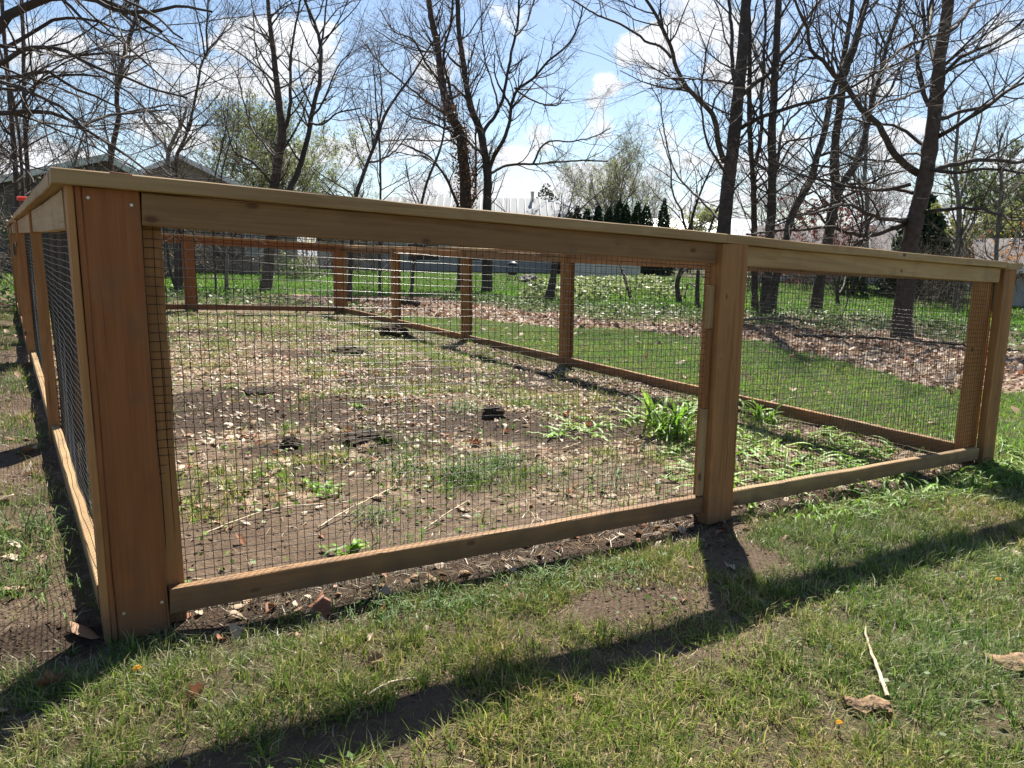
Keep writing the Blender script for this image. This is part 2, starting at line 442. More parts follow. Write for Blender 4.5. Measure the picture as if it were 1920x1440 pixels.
HOLES = [(2.61, 2.21, .10, .06), (1.53, 1.80, .15, .055), (1.06, 1.84, .07, .04), (1.31, 3.56, .10, .03), (2.91, 5.83, .2, .05), (4.1, 7.29, .2, .1), (7.27, 13.48, .22, .14)]
def zfull(x, y):
    x = np.asarray(x, float); y = np.asarray(y, float)
    z = zg(x, y)
    near = sstep(26, 14, np.hypot(x, y))
    b = (fbm(x, y, 21, 1.4, 3) - .5) * .07 + (fbm(x, y, 31, 7.0, 3) - .5) * .022
    # nothing pokes up through the boards
    b = b - .028 * np.exp(-((y + .12) / .16) ** 2) * sstep(-.6, -.1, x) * sstep(PEN_L + .5, PEN_L, x)
    b = b - .012 * sstep(.35, .0, np.abs(y)) * sstep(PEN_L + .3, PEN_L, x)
    z = z + b * near
    for (a, c, r, h) in HOLES:
        d = np.hypot(x - a, y - c)
        z = z + h * .35 * np.exp(-(d / (r * 1.5)) ** 2)
    return z

def axis(lo, hi, step, far, grow=1.16):
    a = list(np.arange(lo, hi + 1e-6, step))
    s = step; v = a[-1]; up = []
    while v < far: s *= grow; v += s; up.append(v)
    s = step; v = a[0]; dn = []
    while v > -far: s *= grow; v -= s; dn.append(v)
    return np.array(dn[::-1] + a + up)
gx = axis(-2.6, 10.5, 0.045, 900); gy = axis(-2.4, 12.5, 0.045, 900)
GX, GY = np.meshgrid(gx, gy, indexing='ij')
fx, fy = GX.ravel(), GY.ravel()
V = np.stack([fx, fy, zfull(fx, fy)], 1)
nx, ny = len(gx), len(gy)
ii = (np.arange(nx - 1)[:, None] * ny + np.arange(ny - 1)[None, :]).ravel()
F = np.stack([ii, ii + ny, ii + ny + 1, ii + 1], 1)
g_, l_, b_, d_, i_, p_ = zones(fx, fy)
g_ = g_ * (.45 + .55 * sstep(4.5, 10, np.hypot(fx, fy + 2)))
cov = np.stack([g_, np.clip(l_ + i_ * .3, 0, 1), d_], 1)

def ground_material():
    m, nt, b, out = new_mat('ground_soil')
    N, L = nt.nodes, nt.links
    at = N.new('ShaderNodeAttribute'); at.attribute_name = 'tint'
    sp = N.new('ShaderNodeSeparateColor'); L.new(at.outputs['Color'], sp.inputs[0])
    tc = N.new('ShaderNodeTexCoord')
    def noise(scale, detail=6, rough=.6):
        n = N.new('ShaderNodeTexNoise'); n.inputs['Scale'].default_value = scale
        n.inputs['Detail'].default_value = detail; n.inputs['Roughness'].default_value = rough
        L.new(tc.outputs['Object'], n.inputs['Vector']); return n
    na = noise(2.2); nb = noise(38, 8, .7); nc = noise(140, 4)
    soil = ramp(nt, [(.28, (.06, .04, .027)), (.5, (.145, .102, .07)), (.72, (.26, .20, .148))])
    mixn = N.new('ShaderNodeMix'); mixn.data_type = 'FLOAT'; mixn.inputs[0].default_value = .55
    L.new(na.outputs['Fac'], mixn.inputs[2]); L.new(nb.outputs['Fac'], mixn.inputs[3])
    L.new(mixn.outputs[0], soil.inputs['Fac'])
    dark = ramp(nt, [(.3, (.035, .023, .016)), (.7, (.085, .058, .04))]); L.new(nb.outputs['Fac'], dark.inputs['Fac'])
    lit = ramp(nt, [(.28, (.13, .085, .055)), (.48, (.26, .18, .12)), (.7, (.42, .32, .23))])
    vo = N.new('ShaderNodeTexVoronoi'); vo.inputs['Scale'].default_value = 22.0
    L.new(tc.outputs['Object'], vo.inputs['Vector'])
    sv = N.new('ShaderNodeSeparateColor'); L.new(vo.outputs['Color'], sv.inputs[0])
    L.new(sv.outputs[0], lit.inputs['Fac'])
    grs = ramp(nt, [(.3, (.028, .036, .012)), (.55, (.055, .068, .022)), (.8, (.12, .125, .05))])
    gm = N.new('ShaderNodeMix'); gm.data_type = 'FLOAT'; gm.inputs[0].default_value = .5
    L.new(nb.outputs['Fac'], gm.inputs[2]); L.new(na.outputs['Fac'], gm.inputs[3]); L.new(gm.outputs[0], grs.inputs['Fac'])
    def mix(fac, a, c):
        x = N.new('ShaderNodeMix'); x.data_type = 'RGBA'
        L.new(fac, x.inputs['Factor']); L.new(a, x.inputs[6]); L.new(c, x.inputs[7]); return x.outputs[2]
    def soft(ch, n, k=1.0):
        a = N.new('ShaderNodeMath'); a.operation = 'ADD'; L.new(ch, a.inputs[0]); L.new(n.outputs['Fac'], a.inputs[1])
        r = N.new('ShaderNodeMapRange'); r.interpolation_type = 'SMOOTHSTEP'
        r.inputs['From Min'].default_value = .72; r.inputs['From Max'].default_value = 1.15; r.inputs['To Max'].default_value = k
        L.new(a.outputs[0], r.inputs['Value']); return r.outputs[0]
    c = mix(soft(sp.outputs[1], nb, .85), soil.outputs['Color'], lit.outputs['Color'])
    c = mix(soft(sp.outputs[0], nb, .85), c, grs.outputs['Color'])
    c = mix(soft(sp.outputs[2], nb, .95), c, dark.outputs['Color'])
    L.new(c, b.inputs['Base Color'])
    b.inputs['Roughness'].default_value = .95
    b.inputs['Specular IOR Level'].default_value = .15
    hb = N.new('ShaderNodeMath'); hb.operation = 'ADD'; L.new(nb.outputs['Fac'], hb.inputs[0]); L.new(nc.outputs['Fac'], hb.inputs[1])
    bp = N.new('ShaderNodeBump'); bp.inputs['Strength'].default_value = .9; bp.inputs['Distance'].default_value = .02
    L.new(hb.outputs[0], bp.inputs['Height']); L.new(bp.outputs['Normal'], b.inputs['Normal'])
    return m
M['ground'] = ground_material()
ground = link('ground', np_mesh('ground', V, F, M['ground'], cov, smooth=True))
tag(ground, 'uneven soil and lawn sloping gently away', None, None, 'structure')

def strip(name, pts, w, mat, label):
    P = np.array(pts, float); T = np.linspace(0, 1, 60); seg = np.linspace(0, 1, len(P))
    X = np.interp(T, seg, P[:, 0]); Y = np.interp(T, seg, P[:, 1])
    dx, dy = np.gradient(X), np.gradient(Y); n = np.hypot(dx, dy); ox, oy = -dy / n * w / 2, dx / n * w / 2
    VV = []
    for s in (-1, 1):
        x, y = X + s * ox, Y + s * oy
        VV.append(np.stack([x, y, zg(x, y) + .09], 1))
    VV.append(VV[0] - [0, 0, .3]); VV.append(VV[1] - [0, 0, .3])
    VV = np.concatenate(VV); n_ = 60; f = []
    for i in range(n_ - 1):
        f.append((i, i + 1, n_ + i + 1, n_ + i)); f.append((2 * n_ + i, 2 * n_ + i + 1, i + 1, i)); f.append((n_ + i, n_ + i + 1, 3 * n_ + i + 1, 3 * n_ + i))
    o = link(name, np_mesh(name, VV, np.array(f), mat)); return tag(o, label, None, None, 'structure')
M['concrete'] = plain('concrete', (.55, .53, .5), rough=.85, var=.08, scale=2)
strip('path', [(12, 69), (18.6, 65), (26, 60), (38.4, 55.5), (46, 50)], 1.8, M['concrete'], 'pale concrete path far across the lawn')
strip('driveway', [(39, 34), (46, 29.5), (60, 22)], 2.0, M['concrete'], 'pale concrete driveway beyond the trees')

# ------------------------------------------------------------------ the fence
fence = empty('garden_fence', (0, 0, 0))
tag(fence, 'new cedar garden fence with black wire mesh panels enclosing a bare plot', 'fence')

def board(name, parent, A, B, wdir, w, t, mat, label=None, ch=.003, wob=.0012):
    """a sawn board: A, B ends of the centre line, w its width along wdir, t its thickness; corners eased"""
    A, B = Vector(A), Vector(B)
    X = (B - A); Ln = X.length; X.normalize()
    W = Vector(wdir); W = (W - X * W.dot(X)).normalized(); T = W.cross(X)
    k = max(2, int(Ln / .18) + 1)
    s = np.linspace(-Ln / 2, Ln / 2, k)
    a, b = t / 2, w / 2
    sec = np.array([(-a + ch, -b), (a - ch, -b), (a, -b + ch), (a, b - ch), (a - ch, b), (-a + ch, b), (-a, b - ch), (-a, -b + ch)])
    oy = np.cumsum(rng.normal(0, wob, k)); oz = np.cumsum(rng.normal(0, wob, k))
    oy -= np.linspace(oy[0], oy[-1], k); oz -= np.linspace(oz[0], oz[-1], k)
    VV = np.zeros((k, 8, 3)); VV[:, :, 0] = s[:, None]
    VV[:, :, 1] = sec[None, :, 0] + oy[:, None]; VV[:, :, 2] = sec[None, :, 1] + oz[:, None]
    VV += rng.normal(0, .0004, VV.shape)
    faces = []
    for i in range(k - 1):
        for j in range(8):
            j2 = (j + 1) % 8
            faces.append((i * 8 + j, i * 8 + j2, (i + 1) * 8 + j2, (i + 1) * 8 + j))
    faces.append(tuple(range(7, -1, -1))); faces.append(tuple((k - 1) * 8 + j for j in range(8)))
    me = bpy.data.meshes.new(name); me.from_pydata(VV.reshape(-1, 3).tolist(), [], faces); me.update()
    me.materials.append(mat)
    o = link(name, me, parent)
    mid = (A + B) / 2
    o.matrix_local = Matrix(((X.x, T.x, W.x, mid.x), (X.y, T.y, W.y, mid.y), (X.z, T.z, W.z, mid.z), (0, 0, 0, 1)))
    if label: o['label'] = label
    return o

def tube_arrays(P, Rr, S, cap=False):
    """P (N,K,3), Rr (N,K) -> vertices and quads of N tubes with S sides"""
    P = np.asarray(P, float); Rr = np.asarray(Rr, float)
    N_, K_, _ = P.shape
    D = np.empty_like(P); D[:, 1:-1] = P[:, 2:] - P[:, :-2]; D[:, 0] = P[:, 1] - P[:, 0]; D[:, -1] = P[:, -1] - P[:, -2]
    D /= np.linalg.norm(D, axis=2, keepdims=True) + 1e-9
    mean = P[:, -1] - P[:, 0]; mean /= np.linalg.norm(mean, axis=1, keepdims=True) + 1e-9
    ref = np.where(np.abs(mean[:, 2:3]) > .75, np.array([[1., 0.13, 0]]), np.array([[0, 0.1, 1.]]))
    U = np.cross(D, ref[:, None, :]); U /= np.linalg.norm(U, axis=2, keepdims=True) + 1e-9
    Wv = np.cross(D, U)
    an = np.linspace(0, 2 * math.pi, S, endpoint=False)
    VV = P[:, :, None, :] + Rr[:, :, None, None] * (np.cos(an)[None, None, :, None] * U[:, :, None, :] + np.sin(an)[None, None, :, None] * Wv[:, :, None, :])
    base = (np.arange(N_)[:, None, None] * K_ + np.arange(K_ - 1)[None, :, None]) * S
    j = np.arange(S)[None, None, :]; j2 = (j + 1) % S
    FF = np.stack([base + j, base + j2, base + S + j2, base + S + j], -1).reshape(-1, 4)
    return VV.reshape(-1, 3), FF

def join_arrays(lst):
    Vs, Fs, o = [], [], 0
    for v, f in lst:
        Vs.append(v); Fs.append(f + o); o += len(v)
    return np.concatenate(Vs), np.concatenate(Fs)

CELL = .0254
def mesh_panel(A, B, z0, z1, parent, slope, offset, fine=True):
    """welded wire: A, B (x, y) ends; z0, z1 heights above the fence plane"""
    A = np.array(A, float); B = np.array(B, float); Ln = np.linalg.norm(B - A); u = (B - A) / Ln; nrm = np.array([-u[1], u[0]])
    nv = int(Ln / CELL); nh = int((z1 - z0) / CELL)
    sv = (np.arange(nv) + .5) * CELL + rng.normal(0, .0009, nv)
    bow = lambda s, h: .010 * np.sin(s * 3.1 + offset) * np.sin(h * 4.0 + offset * 2) + .002 * np.sin(s * 17 + h * 9 + offset)
    kv, kh = (14, max(8, int(Ln / .09))) if fine else (5, max(6, int(Ln / .25)))
    h = np.linspace(z0, z1, kv)
    S_, H_ = np.meshgrid(sv, h, indexing='ij')
    S_ = S_ + rng.normal(0, .0009, S_.shape) + rng.normal(0, .0018, (nv, 1)) * np.sin((H_ - z0) / (z1 - z0) * math.pi) + .003 * np.sin(H_ * 5 + offset)
    n_ = bow(S_, H_)
    x = A[0] + u[0] * S_ + nrm[0] * n_; y = A[1] + u[1] * S_ + nrm[1] * n_
    Pv = np.stack([x, y, zf(x, y) + H_], 2)
    hh = z0 + (np.arange(nh) + .5) * CELL
    s = np.linspace(0, Ln, kh)
    H2, S2 = np.meshgrid(hh, s, indexing='ij')
    H2 = H2 + rng.normal(0, .0012, H2.shape) + .003 * np.sin(S2 * 2.3 + offset) + rng.normal(0, .0022, (nh, 1)) * np.sin(S2 * math.pi / Ln) + rng.normal(0, .0012, (nh, 1)) * np.sin(S2 * 5.5 + rng.uniform(0, 6, (nh, 1)))
    n_ = bow(S2, H2) + .0021
    x = A[0] + u[0] * S2 + nrm[0] * n_; y = A[1] + u[1] * S2 + nrm[1] * n_
    Ph = np.stack([x, y, zf(x, y) + H2], 2)
    r = .00105
    sd = 6 if fine else 4
    v, f = join_arrays([tube_arrays(Pv, np.full(Pv.shape[:2], r), 4), tube_arrays(Ph, np.full(Ph.shape[:2], r), sd)])
    o = link('wire_mesh', np_mesh('wire_mesh', v, f, M['wire'], smooth=True), parent)
    o['kind'] = 'stuff'
    return o

H, CT, RH = 1.26, .038, .0858
ZR = H - CT                                     # underside of the cap
def screw(x, y, z, nx_, ny_):
    an = np.linspace(0, 2 * math.pi, 8, endpoint=False)
    u = Vector((-ny_, nx_, 0)); n = Vector((nx_, ny_, 0)); vv = []
    for d, r in ((.0, .0046), (.0014, .004)):
        for a in an: vv.append(Vector((x, y, z)) + n * d + u * (math.cos(a) * r) + Vector((0, 0, math.sin(a) * r)))
    ff = [tuple(8 + i for i in range(8))] + [(i, (i + 1) % 8, 8 + (i + 1) % 8, 8 + i) for i in range(8)]
    me = bpy.data.meshes.new('screw'); me.from_pydata([tuple(v) for v in vv], [], ff); me.materials.append(M['steel'])
    return link('screw', me, fence)

Lm, WM, LE, WR = 2.3624, .1613, PEN_L, .1774
# -- front side
def front(name, x0, x1, y, zc, w, t, mat, label=None):
    return board(name, fence, (x0, y, zf(x0, 0) + zc), (x1, y, zf(x1, 0) + zc), (0, 0, 1), w, t, mat, label)
def upright(name, x, y, z0, z1, w, t, mat, wd=(1, 0, 0), label=None):
    b0 = zf(x, y)
    return board(name, fence, (x, y, b0 + z0), (x, y, b0 + z1), wd, w, t, mat, label)
def cap(A, B, w, mat):
    return board('cap_board', fence, A, B, (B[1] - A[1], -(B[0] - A[0]), 0), w, CT, mat)
cap((-.03, .0425, zf(-.03, 0) + H - CT / 2), (2.3825, .0425, zf(2.3825, 0) + H - CT / 2), .145, M['cedar_pale'])
cap((2.3845, .0425, zf(2.3845, 0) + H - CT / 2), (LE - .155, .0425, zf(LE - .155, 0) + H - CT / 2), .145, M['cedar_pale'])
front('top_rail', .170, Lm - .002, .019, ZR - RH / 2 - .001, RH, CT, M['cedar_tan'])
front('top_rail', Lm + WM + .002, LE - WR - .002, .019, ZR - RH / 2 - .001, RH, CT, M['cedar_pale'])
front('bottom_rail', .170, Lm - .002, .019, .0725, .075, CT, M['cedar_tan'])
front('bottom_rail', Lm + WM + .002, LE - WR + .0, .019, .0725, .075, CT, M['cedar_pale'])
# corner nearest the viewer: two edge boards and the wide face board, post behind the mesh
upright('edge_board', .009, .060, -.015, ZR - .001, .12, .017, M['cedar_board'], (0, 1, 0), 'pale rough sawn edge board')
upright('edge_board', .026, .060, -.012, ZR - .001, .12, .015, M['cedar_red'], (0, 1, 0))
upright('face_board', .1015, .019, -.012, ZR - .001, .132, CT, M['cedar_red'], (1, 0, 0), 'wide red-brown cedar face board')
upright('post', .150, .1165, -.06, ZR - .002, .140, .140, M['cedar_board'])
for (x, z) in ((.048, 1.195), (.146, 1.185), (.052, .065), (.150, .078)): screw(x, -.0005, zf(x, 0) + z, 0, -1)
board('splinter', fence, (.100, -.026, zf(.1, 0) + H + .0005), (.150, -.028, zf(.15, 0) + H - .001), (0, 1, 0), .007, .005, M['cedar_red'], 'torn reddish splinter on the cap edge', ch=.001)
# middle post
upright('face_board', Lm + WM / 2, .004, -.012, ZR - .001, WM, .062, M['cedar_board'], (1, 0, 0), 'cedar post board with a large knot')
upright('batten', Lm - .0185, .012, .86, 1.042, .033, .022, M['cedar_pale'])
upright('batten', Lm - .0125, .011, .512, .856, .021, .020, M['cedar_board'])
upright('batten', Lm - .0185, .012, .116, .508, .033, .022, M['cedar_pale'])
upright('post', 2.4795, .0915, -.06, ZR - .002, .089, .089, M['cedar_board'])
# far right corner
upright('face_board', LE - WR / 2 + .012, .010, -.012, ZR - .001, WR - .03, .045, M['cedar_board'], (1, 0, 0))
upright('post', 4.829, .0915, -.05, ZR - .002, .089, .089, M['cedar_board'])
mesh_panel((.06, .043), (Lm + .04, .043), -.005, 1.17, fence, 0, .3)
mesh_panel((Lm + .07, .043), (LE - .06, .043), -.005, 1.17, fence, 0, 1.9)

# -- long side on the right
XI = 4.773
ps = [.095, 2.15, 4.33, 6.56, 8.85, PEN_W - .02]
for i in range(5):
    y0, y1 = ps[i] + .046, ps[i + 1] - .046
    def side(name, zc, w, t, x, mat):
        board(name, fence, (x, y0, zf(x, y0) + zc), (x, y1, zf(x, y1) + zc), (0, 0, 1), w, t, mat)
    side('top_rail', ZR - .046, .089, CT, XI + .05, M['cedar_board' if i % 2 else 'cedar_tan'])
    if i == 0:
        ym = 1.02
        board('bottom_rail', fence, (XI + .03, y0, zf(XI, y0) + .068), (XI + .03, ym - .004, zf(XI, ym) + .068), (0, 0, 1), .089, CT, M['cedar_tan'])
        board('bottom_rail', fence, (XI + .03, ym + .004, zf(XI, ym) + .068), (XI + .03, y1, zf(XI, y1) + .068), (0, 0, 1), .089, CT, M['cedar_board'])
    else:
        side('bottom_rail', .068, .089, CT, XI + .03, M['cedar_board' if i % 2 else 'cedar_tan'])
    if i > 0:
        board('post', fence, (XI + .0445, ps[i], zf(XI, ps[i]) - .06), (XI + .0445, ps[i], zf(XI, ps[i]) + ZR - .002), (0, 1, 0), .089, .089, M['cedar_board'])
        board('edge_board', fence, (XI + .115, ps[i], zf(XI, ps[i]) - .03), (XI + .115, ps[i], zf(XI, ps[i]) + ZR - .002), (0, 1, 0), .089, .036, M['cedar_red'])
    mesh_panel((XI + .093, ps[i]), (XI + .093, ps[i + 1]), 0, 1.17, fence, 0, i * 1.3 + 4, fine=(i < 2))
for (y0, y1) in ((-.03, 4.30), (4.303, 8.83), (8.833, PEN_W + .09)):
    cap((LE - .077, y0, zf(LE, y0) + H - CT / 2), (LE - .077, y1, zf(LE, y1) + H - CT / 2), .205 if y0 < 0 else .145, M['cedar_pale'])
# far corner
board('post', fence, (XI - .02, PEN_W + .03, zf(XI, PEN_W) - .06), (XI - .02, PEN_W + .03, zf(XI, PEN_W) + ZR - .002), (0, 1, 0), .14, .14, M['cedar_red'])
board('post', fence, (XI + .1, PEN_W + .05, zf(XI, PEN_W) - .06), (XI + .1, PEN_W + .05, zf(XI, PEN_W) + ZR - .002), (0, 1, 0), .089, .089, M['cedar_board'])
# -- back side
xb = [xl(PEN_W) + .05, 2.195, XI - .095]
for i in range(2):
    x0, x1 = xb[i] + (.098 if i else .05), xb[i + 1] - (.098 if i == 0 else 0)
    for (nm, zc, w) in (('top_rail', ZR - .052, .1), ('bottom_rail', .075, .089)):
        board(nm, fence, (x0, PEN_W + .03, zf(x0, PEN_W) + zc), (x1, PEN_W + .03, zf(x1, PEN_W) + zc), (0, 0, 1), w, CT, M['cedar_red'])
    mesh_panel((xb[i], PEN_W + .056), (xb[i + 1], PEN_W + .056), 0, 1.17, fence, 0, i * 2 + 11, fine=False)
board('post', fence, (2.195, PEN_W + .03, zf(2.195, PEN_W) - .08), (2.195, PEN_W + .03, zf(2.195, PEN_W) + ZR - .002), (1, 0, 0), .19, .10, M['cedar_red'], 'reddish cedar post')
for (x0, x1) in ((xl(PEN_W) - .06, 2.3), (2.303, LE - .155)):
    cap((x0, PEN_W + .03, zf(x0, PEN_W) + H - CT / 2), (x1, PEN_W + .03, zf(x1, PEN_W) + H - CT / 2), .14, M['cedar_board'])
# -- side on the left, with the gate
ly = [.12, 2.40, 5.50, 6.86, 9.02, PEN_W]
def lpt(x, y, z): return (xl(y) + x, y, zf(xl(y), y) + z)
for i in range(5):
    if i == 2: continue
    y0, y1 = ly[i] + (.075 if i else .002), ly[i + 1] - .075
    board('top_rail', fence, lpt(.019, y0, ZR - .055), lpt(.019, y1, ZR - .055), (0, 0, 1), .105, CT, M['cedar_pale'])
    board('bottom_rail', fence, lpt(.019, y0, .0725), lpt(.019, y1, .0725), (0, 0, 1), .078, CT, M['cedar_pale'])
    mesh_panel((xl(ly[i]) + .043, ly[i]), (xl(ly[i + 1]) + .043, ly[i + 1]), -.02, 1.17, fence, 0, i + 20.5, fine=(i < 1))
for y in ly[1:]:
    board('face_board', fence, lpt(.014, y, -.02), lpt(.014, y, ZR - .002), (0, 1, 0), .145, .05, M['cedar_board'])
    board('post', fence, lpt(.105, y, -.06), lpt(.105, y, ZR - .002), (0, 1, 0), .089, .10, M['cedar_board' if y < 3 else 'cedar_red'])
for (y0, y1) in ((.117, 2.62), (2.624, 5.58), (6.78, 9.0), (9.003, PEN_W + .1)):
    cap(lpt(.0425, y0, H - CT / 2), lpt(.0425, y1, H - CT / 2), .145, M['cedar_pale'])
gate = link('gate', None, fence)
ga, gb = 5.60, 6.76
for (y, nm) in ((ga + .045, 'gate_stile'), (gb - .045, 'gate_stile')):
    board(nm, gate, lpt(.0, y, .06), lpt(.0, y, 1.205), (0, 1, 0), .089, CT, M['cedar_board'])
for z in (.105, 1.160):
    board('gate_rail', gate, lpt(.0, ga + .092, z), lpt(.0, gb - .092, z), (0, 0, 1), .089, CT, M['cedar_tan'])
mesh_panel((xl(ga) + .03, ga), (xl(gb) + .03, gb), .08, 1.18, gate, 0, 31, fine=False)
for z in (1.02, .25):
    board('hinge', gate, lpt(-.024, ga - .06, z), lpt(-.024, ga + .18, z), (0, 0, 1), .035, .006, M['black_metal'], ch=.001)
lt = board('latch', gate, lpt(-.028, gb - .14, .96), lpt(-.028, gb + .06, .96), (0, 0, 1), .11, .014, M['black_metal'], ch=.003)

# clamp left standing on the cap of the side with the gate
def clamp():
    t = empty('clamp', lpt(.04, 4.4, H))
    tag(t, 'small red and black hand clamp resting on the fence cap near the gate', 'clamp')
    board('jaw', t, (-.09, 0, .02), (.10, 0, .02), (0, 0, 1), .03, .02, M['black_metal'])
    board('bar', t, (.02, 0, .036), (.02, 0, .085), (1, 0, 0), .025, .012, M['black_metal'])
    board('handle', t, (-.05, 0, .10), (.08, .01, .10), (0, 0, 1), .03, .03, M['red_plastic'], ch=.008)
clamp()

# ------------------------------------------------------------------ trees
def smooth_line(pts, step):
    P = np.array(pts, float)
    L = np.concatenate([[0], np.cumsum(np.linalg.norm(np.diff(P[:, :3], axis=0), axis=1))])
    k = max(5, int(L[-1] / step) + 1)
    T = np.linspace(0, L[-1], k)
    # Catmull-Rom on each coordinate
    m = np.gradient(P, L, axis=0)
    i = np.clip(np.searchsorted(L, T, side='right') - 1, 0, len(L) - 2)
    h = (L[i + 1] - L[i])[:, None]; t = ((T - L[i])[:, None]) / h
    h00 = 2 * t**3 - 3 * t**2 + 1; h10 = t**3 - 2 * t**2 + t; h01 = -2 * t**3 + 3 * t**2; h11 = t**3 - t**2
    Q = h00 * P[i] + h10 * h * m[i] + h01 * P[i + 1] + h11 * h * m[i + 1]
    Q[:, 3] = np.maximum(Q[:, 3], .003)
    return Q

def resample(Q, k):
    T = np.linspace(0, len(Q) - 1, k); i = np.clip(T.astype(int), 0, len(Q) - 2); f = (T - i)[:, None]
    return Q[i] * (1 - f) + Q[i + 1] * f

def spawn(P, Rr, n, tr=(.25, 1.), ang=(.45, 1.05), Ln=(.5, 1.2), K=5, up=.08, wob=.16, rr=.55, rmax=.03, rmin=.0025, wt=None):
    N_, K0, _ = P.shape
    if wt is None: wt = np.linalg.norm(P[:, -1] - P[:, 0], axis=1)
    idx = rng.choice(N_, n, p=wt / wt.sum())
    t = rng.uniform(tr[0], tr[1], n) * (K0 - 1.001)
    i = t.astype(int); f = (t - i)[:, None]
    p = P[idx, i] * (1 - f) + P[idx, i + 1] * f
    d = P[idx, i + 1] - P[idx, i]; d /= np.linalg.norm(d, axis=1, keepdims=True) + 1e-9
    r = Rr[idx, i] * (1 - f[:, 0]) + Rr[idx, i + 1] * f[:, 0]
    q = rng.normal(size=(n, 3)); q -= d * (q * d).sum(1, keepdims=True); q /= np.linalg.norm(q, axis=1, keepdims=True) + 1e-9
    a = rng.uniform(ang[0], ang[1], n)[:, None]
    d = np.cos(a) * d + np.sin(a) * q
    ln = rng.uniform(Ln[0], Ln[1], n) * rng.uniform(.6, 1.15, n)
    C_ = np.zeros((n, K, 3)); C_[:, 0] = p
    st = (ln / (K - 1))[:, None]
    for k in range(1, K):
        d = d + rng.normal(0, wob, (n, 3)); d[:, 2] += up
        d /= np.linalg.norm(d, axis=1, keepdims=True)
        C_[:, k] = C_[:, k - 1] + d * st
    r0 = np.clip(r * rr, rmin, rmax)
    r1 = np.maximum(rmin * .8, r0 * .3)
    RR = r0[:, None] + (r1 - r0)[:, None] * np.linspace(0, 1, K)[None, :]
    return C_, RR

def quads_cloud(C0, size, pal, flat=0.0, aspect=.55):
    """one small diamond leaf per point"""
    n = len(C0)
    a = rng.normal(size=(n, 3)); a[:, 2] *= 1 - flat; a /= np.linalg.norm(a, axis=1, keepdims=True)
    b = rng.normal(size=(n, 3)); b[:, 2] *= 1 - flat; b -= a * (a * b).sum(1, keepdims=True); b /= np.linalg.norm(b, axis=1, keepdims=True) + 1e-9
    s = (size * rng.uniform(.6, 1.4, n))[:, None]
    nn = np.cross(a, b)
    V_ = np.stack([C0 - a * s, C0 + b * s * aspect + nn * s * .12, C0 + a * s, C0 - b * s * aspect + nn * s * .12], 1).reshape(-1, 3)
    F_ = (np.arange(n)[:, None] * 4 + np.arange(4)[None, :])
    pal = np.array(pal); c = pal[rng.integers(0, len(pal), n)] * rng.uniform(.75, 1.25, (n, 1))
    return V_, F_, np.repeat(c, 4, axis=0)

def build_tree(name, label, limbs, bark='bark', twig='twig', dens=(3.2, 6, 4), L1=(.8, 2.4), L2=(.35, 1.0), L3=(.12, .4), zmin=1.2,
               buds=None, group=None, up=.06, rough=.06, step=.22, min_r=.003):
    base = limbs[0][0]
    t = empty(name, (base[0], base[1], base[2] + .12))
    tag(t, label, 'tree', group)
    off = np.array([base[0], base[1], base[2] + .12, 0])
    limbs = [[(*p[:3], p[3] * (.80 if i == 0 else .84)) for p in lb] for i, lb in enumerate(limbs)]
    Q = smooth_line(limbs[0], step)
    Q[:, :2] += np.cumsum(rng.normal(0, .006, (len(Q), 2)), axis=0) * np.linspace(0, 1, len(Q))[:, None]
    Q[:, 3] *= 1 + rng.normal(0, rough * .5, len(Q))
    fl = np.exp(-np.linspace(0, 1, len(Q)) * len(Q) * step / .25); Q[:, 3] *= 1 + .45 * fl
    Q = Q - off
    S = 14 if Q[0, 3] > .06 else 8
    v, f = tube_arrays(Q[None, :, :3], Q[None, :, 3], S)
    cen = np.repeat(Q[:, :3], S, axis=0); dv = v - cen
    v = cen + dv * (1 + rng.normal(0, rough, (len(v), 1)))
    link('trunk', np_mesh('trunk', v, f, M[bark], smooth=True), t)
    parts = []; K0 = 24
    allP, allR = [resample(Q, K0)], None
    for lb in limbs[1:]:
        q = smooth_line(lb, step * .8) - off
        q[1:, :3] += np.cumsum(rng.normal(0, .012, (len(q) - 1, 3)), axis=0)
        v, f = tube_arrays(q[None, :, :3], q[None, :, 3], 7); parts.append((v, f))
        allP.append(resample(q, K0))
    A = np.stack(allP); P, Rr = A[:, :, :3], np.maximum(A[:, :, 3], .004)
    # bare trunk below zmin carries no branches
    w = np.linalg.norm(P[:, -1] - P[:, 0], axis=1)
    tot = w.sum()
    n1 = int(tot * dens[0] * .82)
    P1, R1 = spawn(P, Rr, n1, (.22, 1.), (.5, 1.15), L1, 7, up, .15, .5, .03, max(min_r, .004), w)
    keep = P1[:, 0, 2] > zmin; P1, R1 = P1[keep], R1[keep]
    P2, R2 = spawn(P1, R1, int(len(P1) * dens[1]), (.15, 1.), (.4, 1.05), L2, 5, up * .7, .2, .6, .012, min_r)
    P3, R3 = spawn(P2, R2, int(len(P2) * dens[2]), (.2, 1.), (.4, 1.1), L3, 3, up * .5, .25, .7, .006, min_r * .8)
    for p, r, s in ((P1, R1, 5), (P2, R2, 3), (P3, R3, 3)): parts.append(tube_arrays(p, r, s))
    v, f = join_arrays(parts)
    link('crown', np_mesh('crown', v, f, M[twig], smooth=True), t)
    if buds:
        n, size, pal = buds
        pts = np.concatenate([P3[:, -1], P3[:, 1], P2[:, -1]])
        pts = pts[rng.integers(0, len(pts), n)] + rng.normal(0, .03, (n, 3))
        v, f, c = quads_cloud(pts, size, pal)
        link('buds', np_mesh('buds', v, f, M['leaf_green'], c), t)['kind'] = 'stuff'
    return t

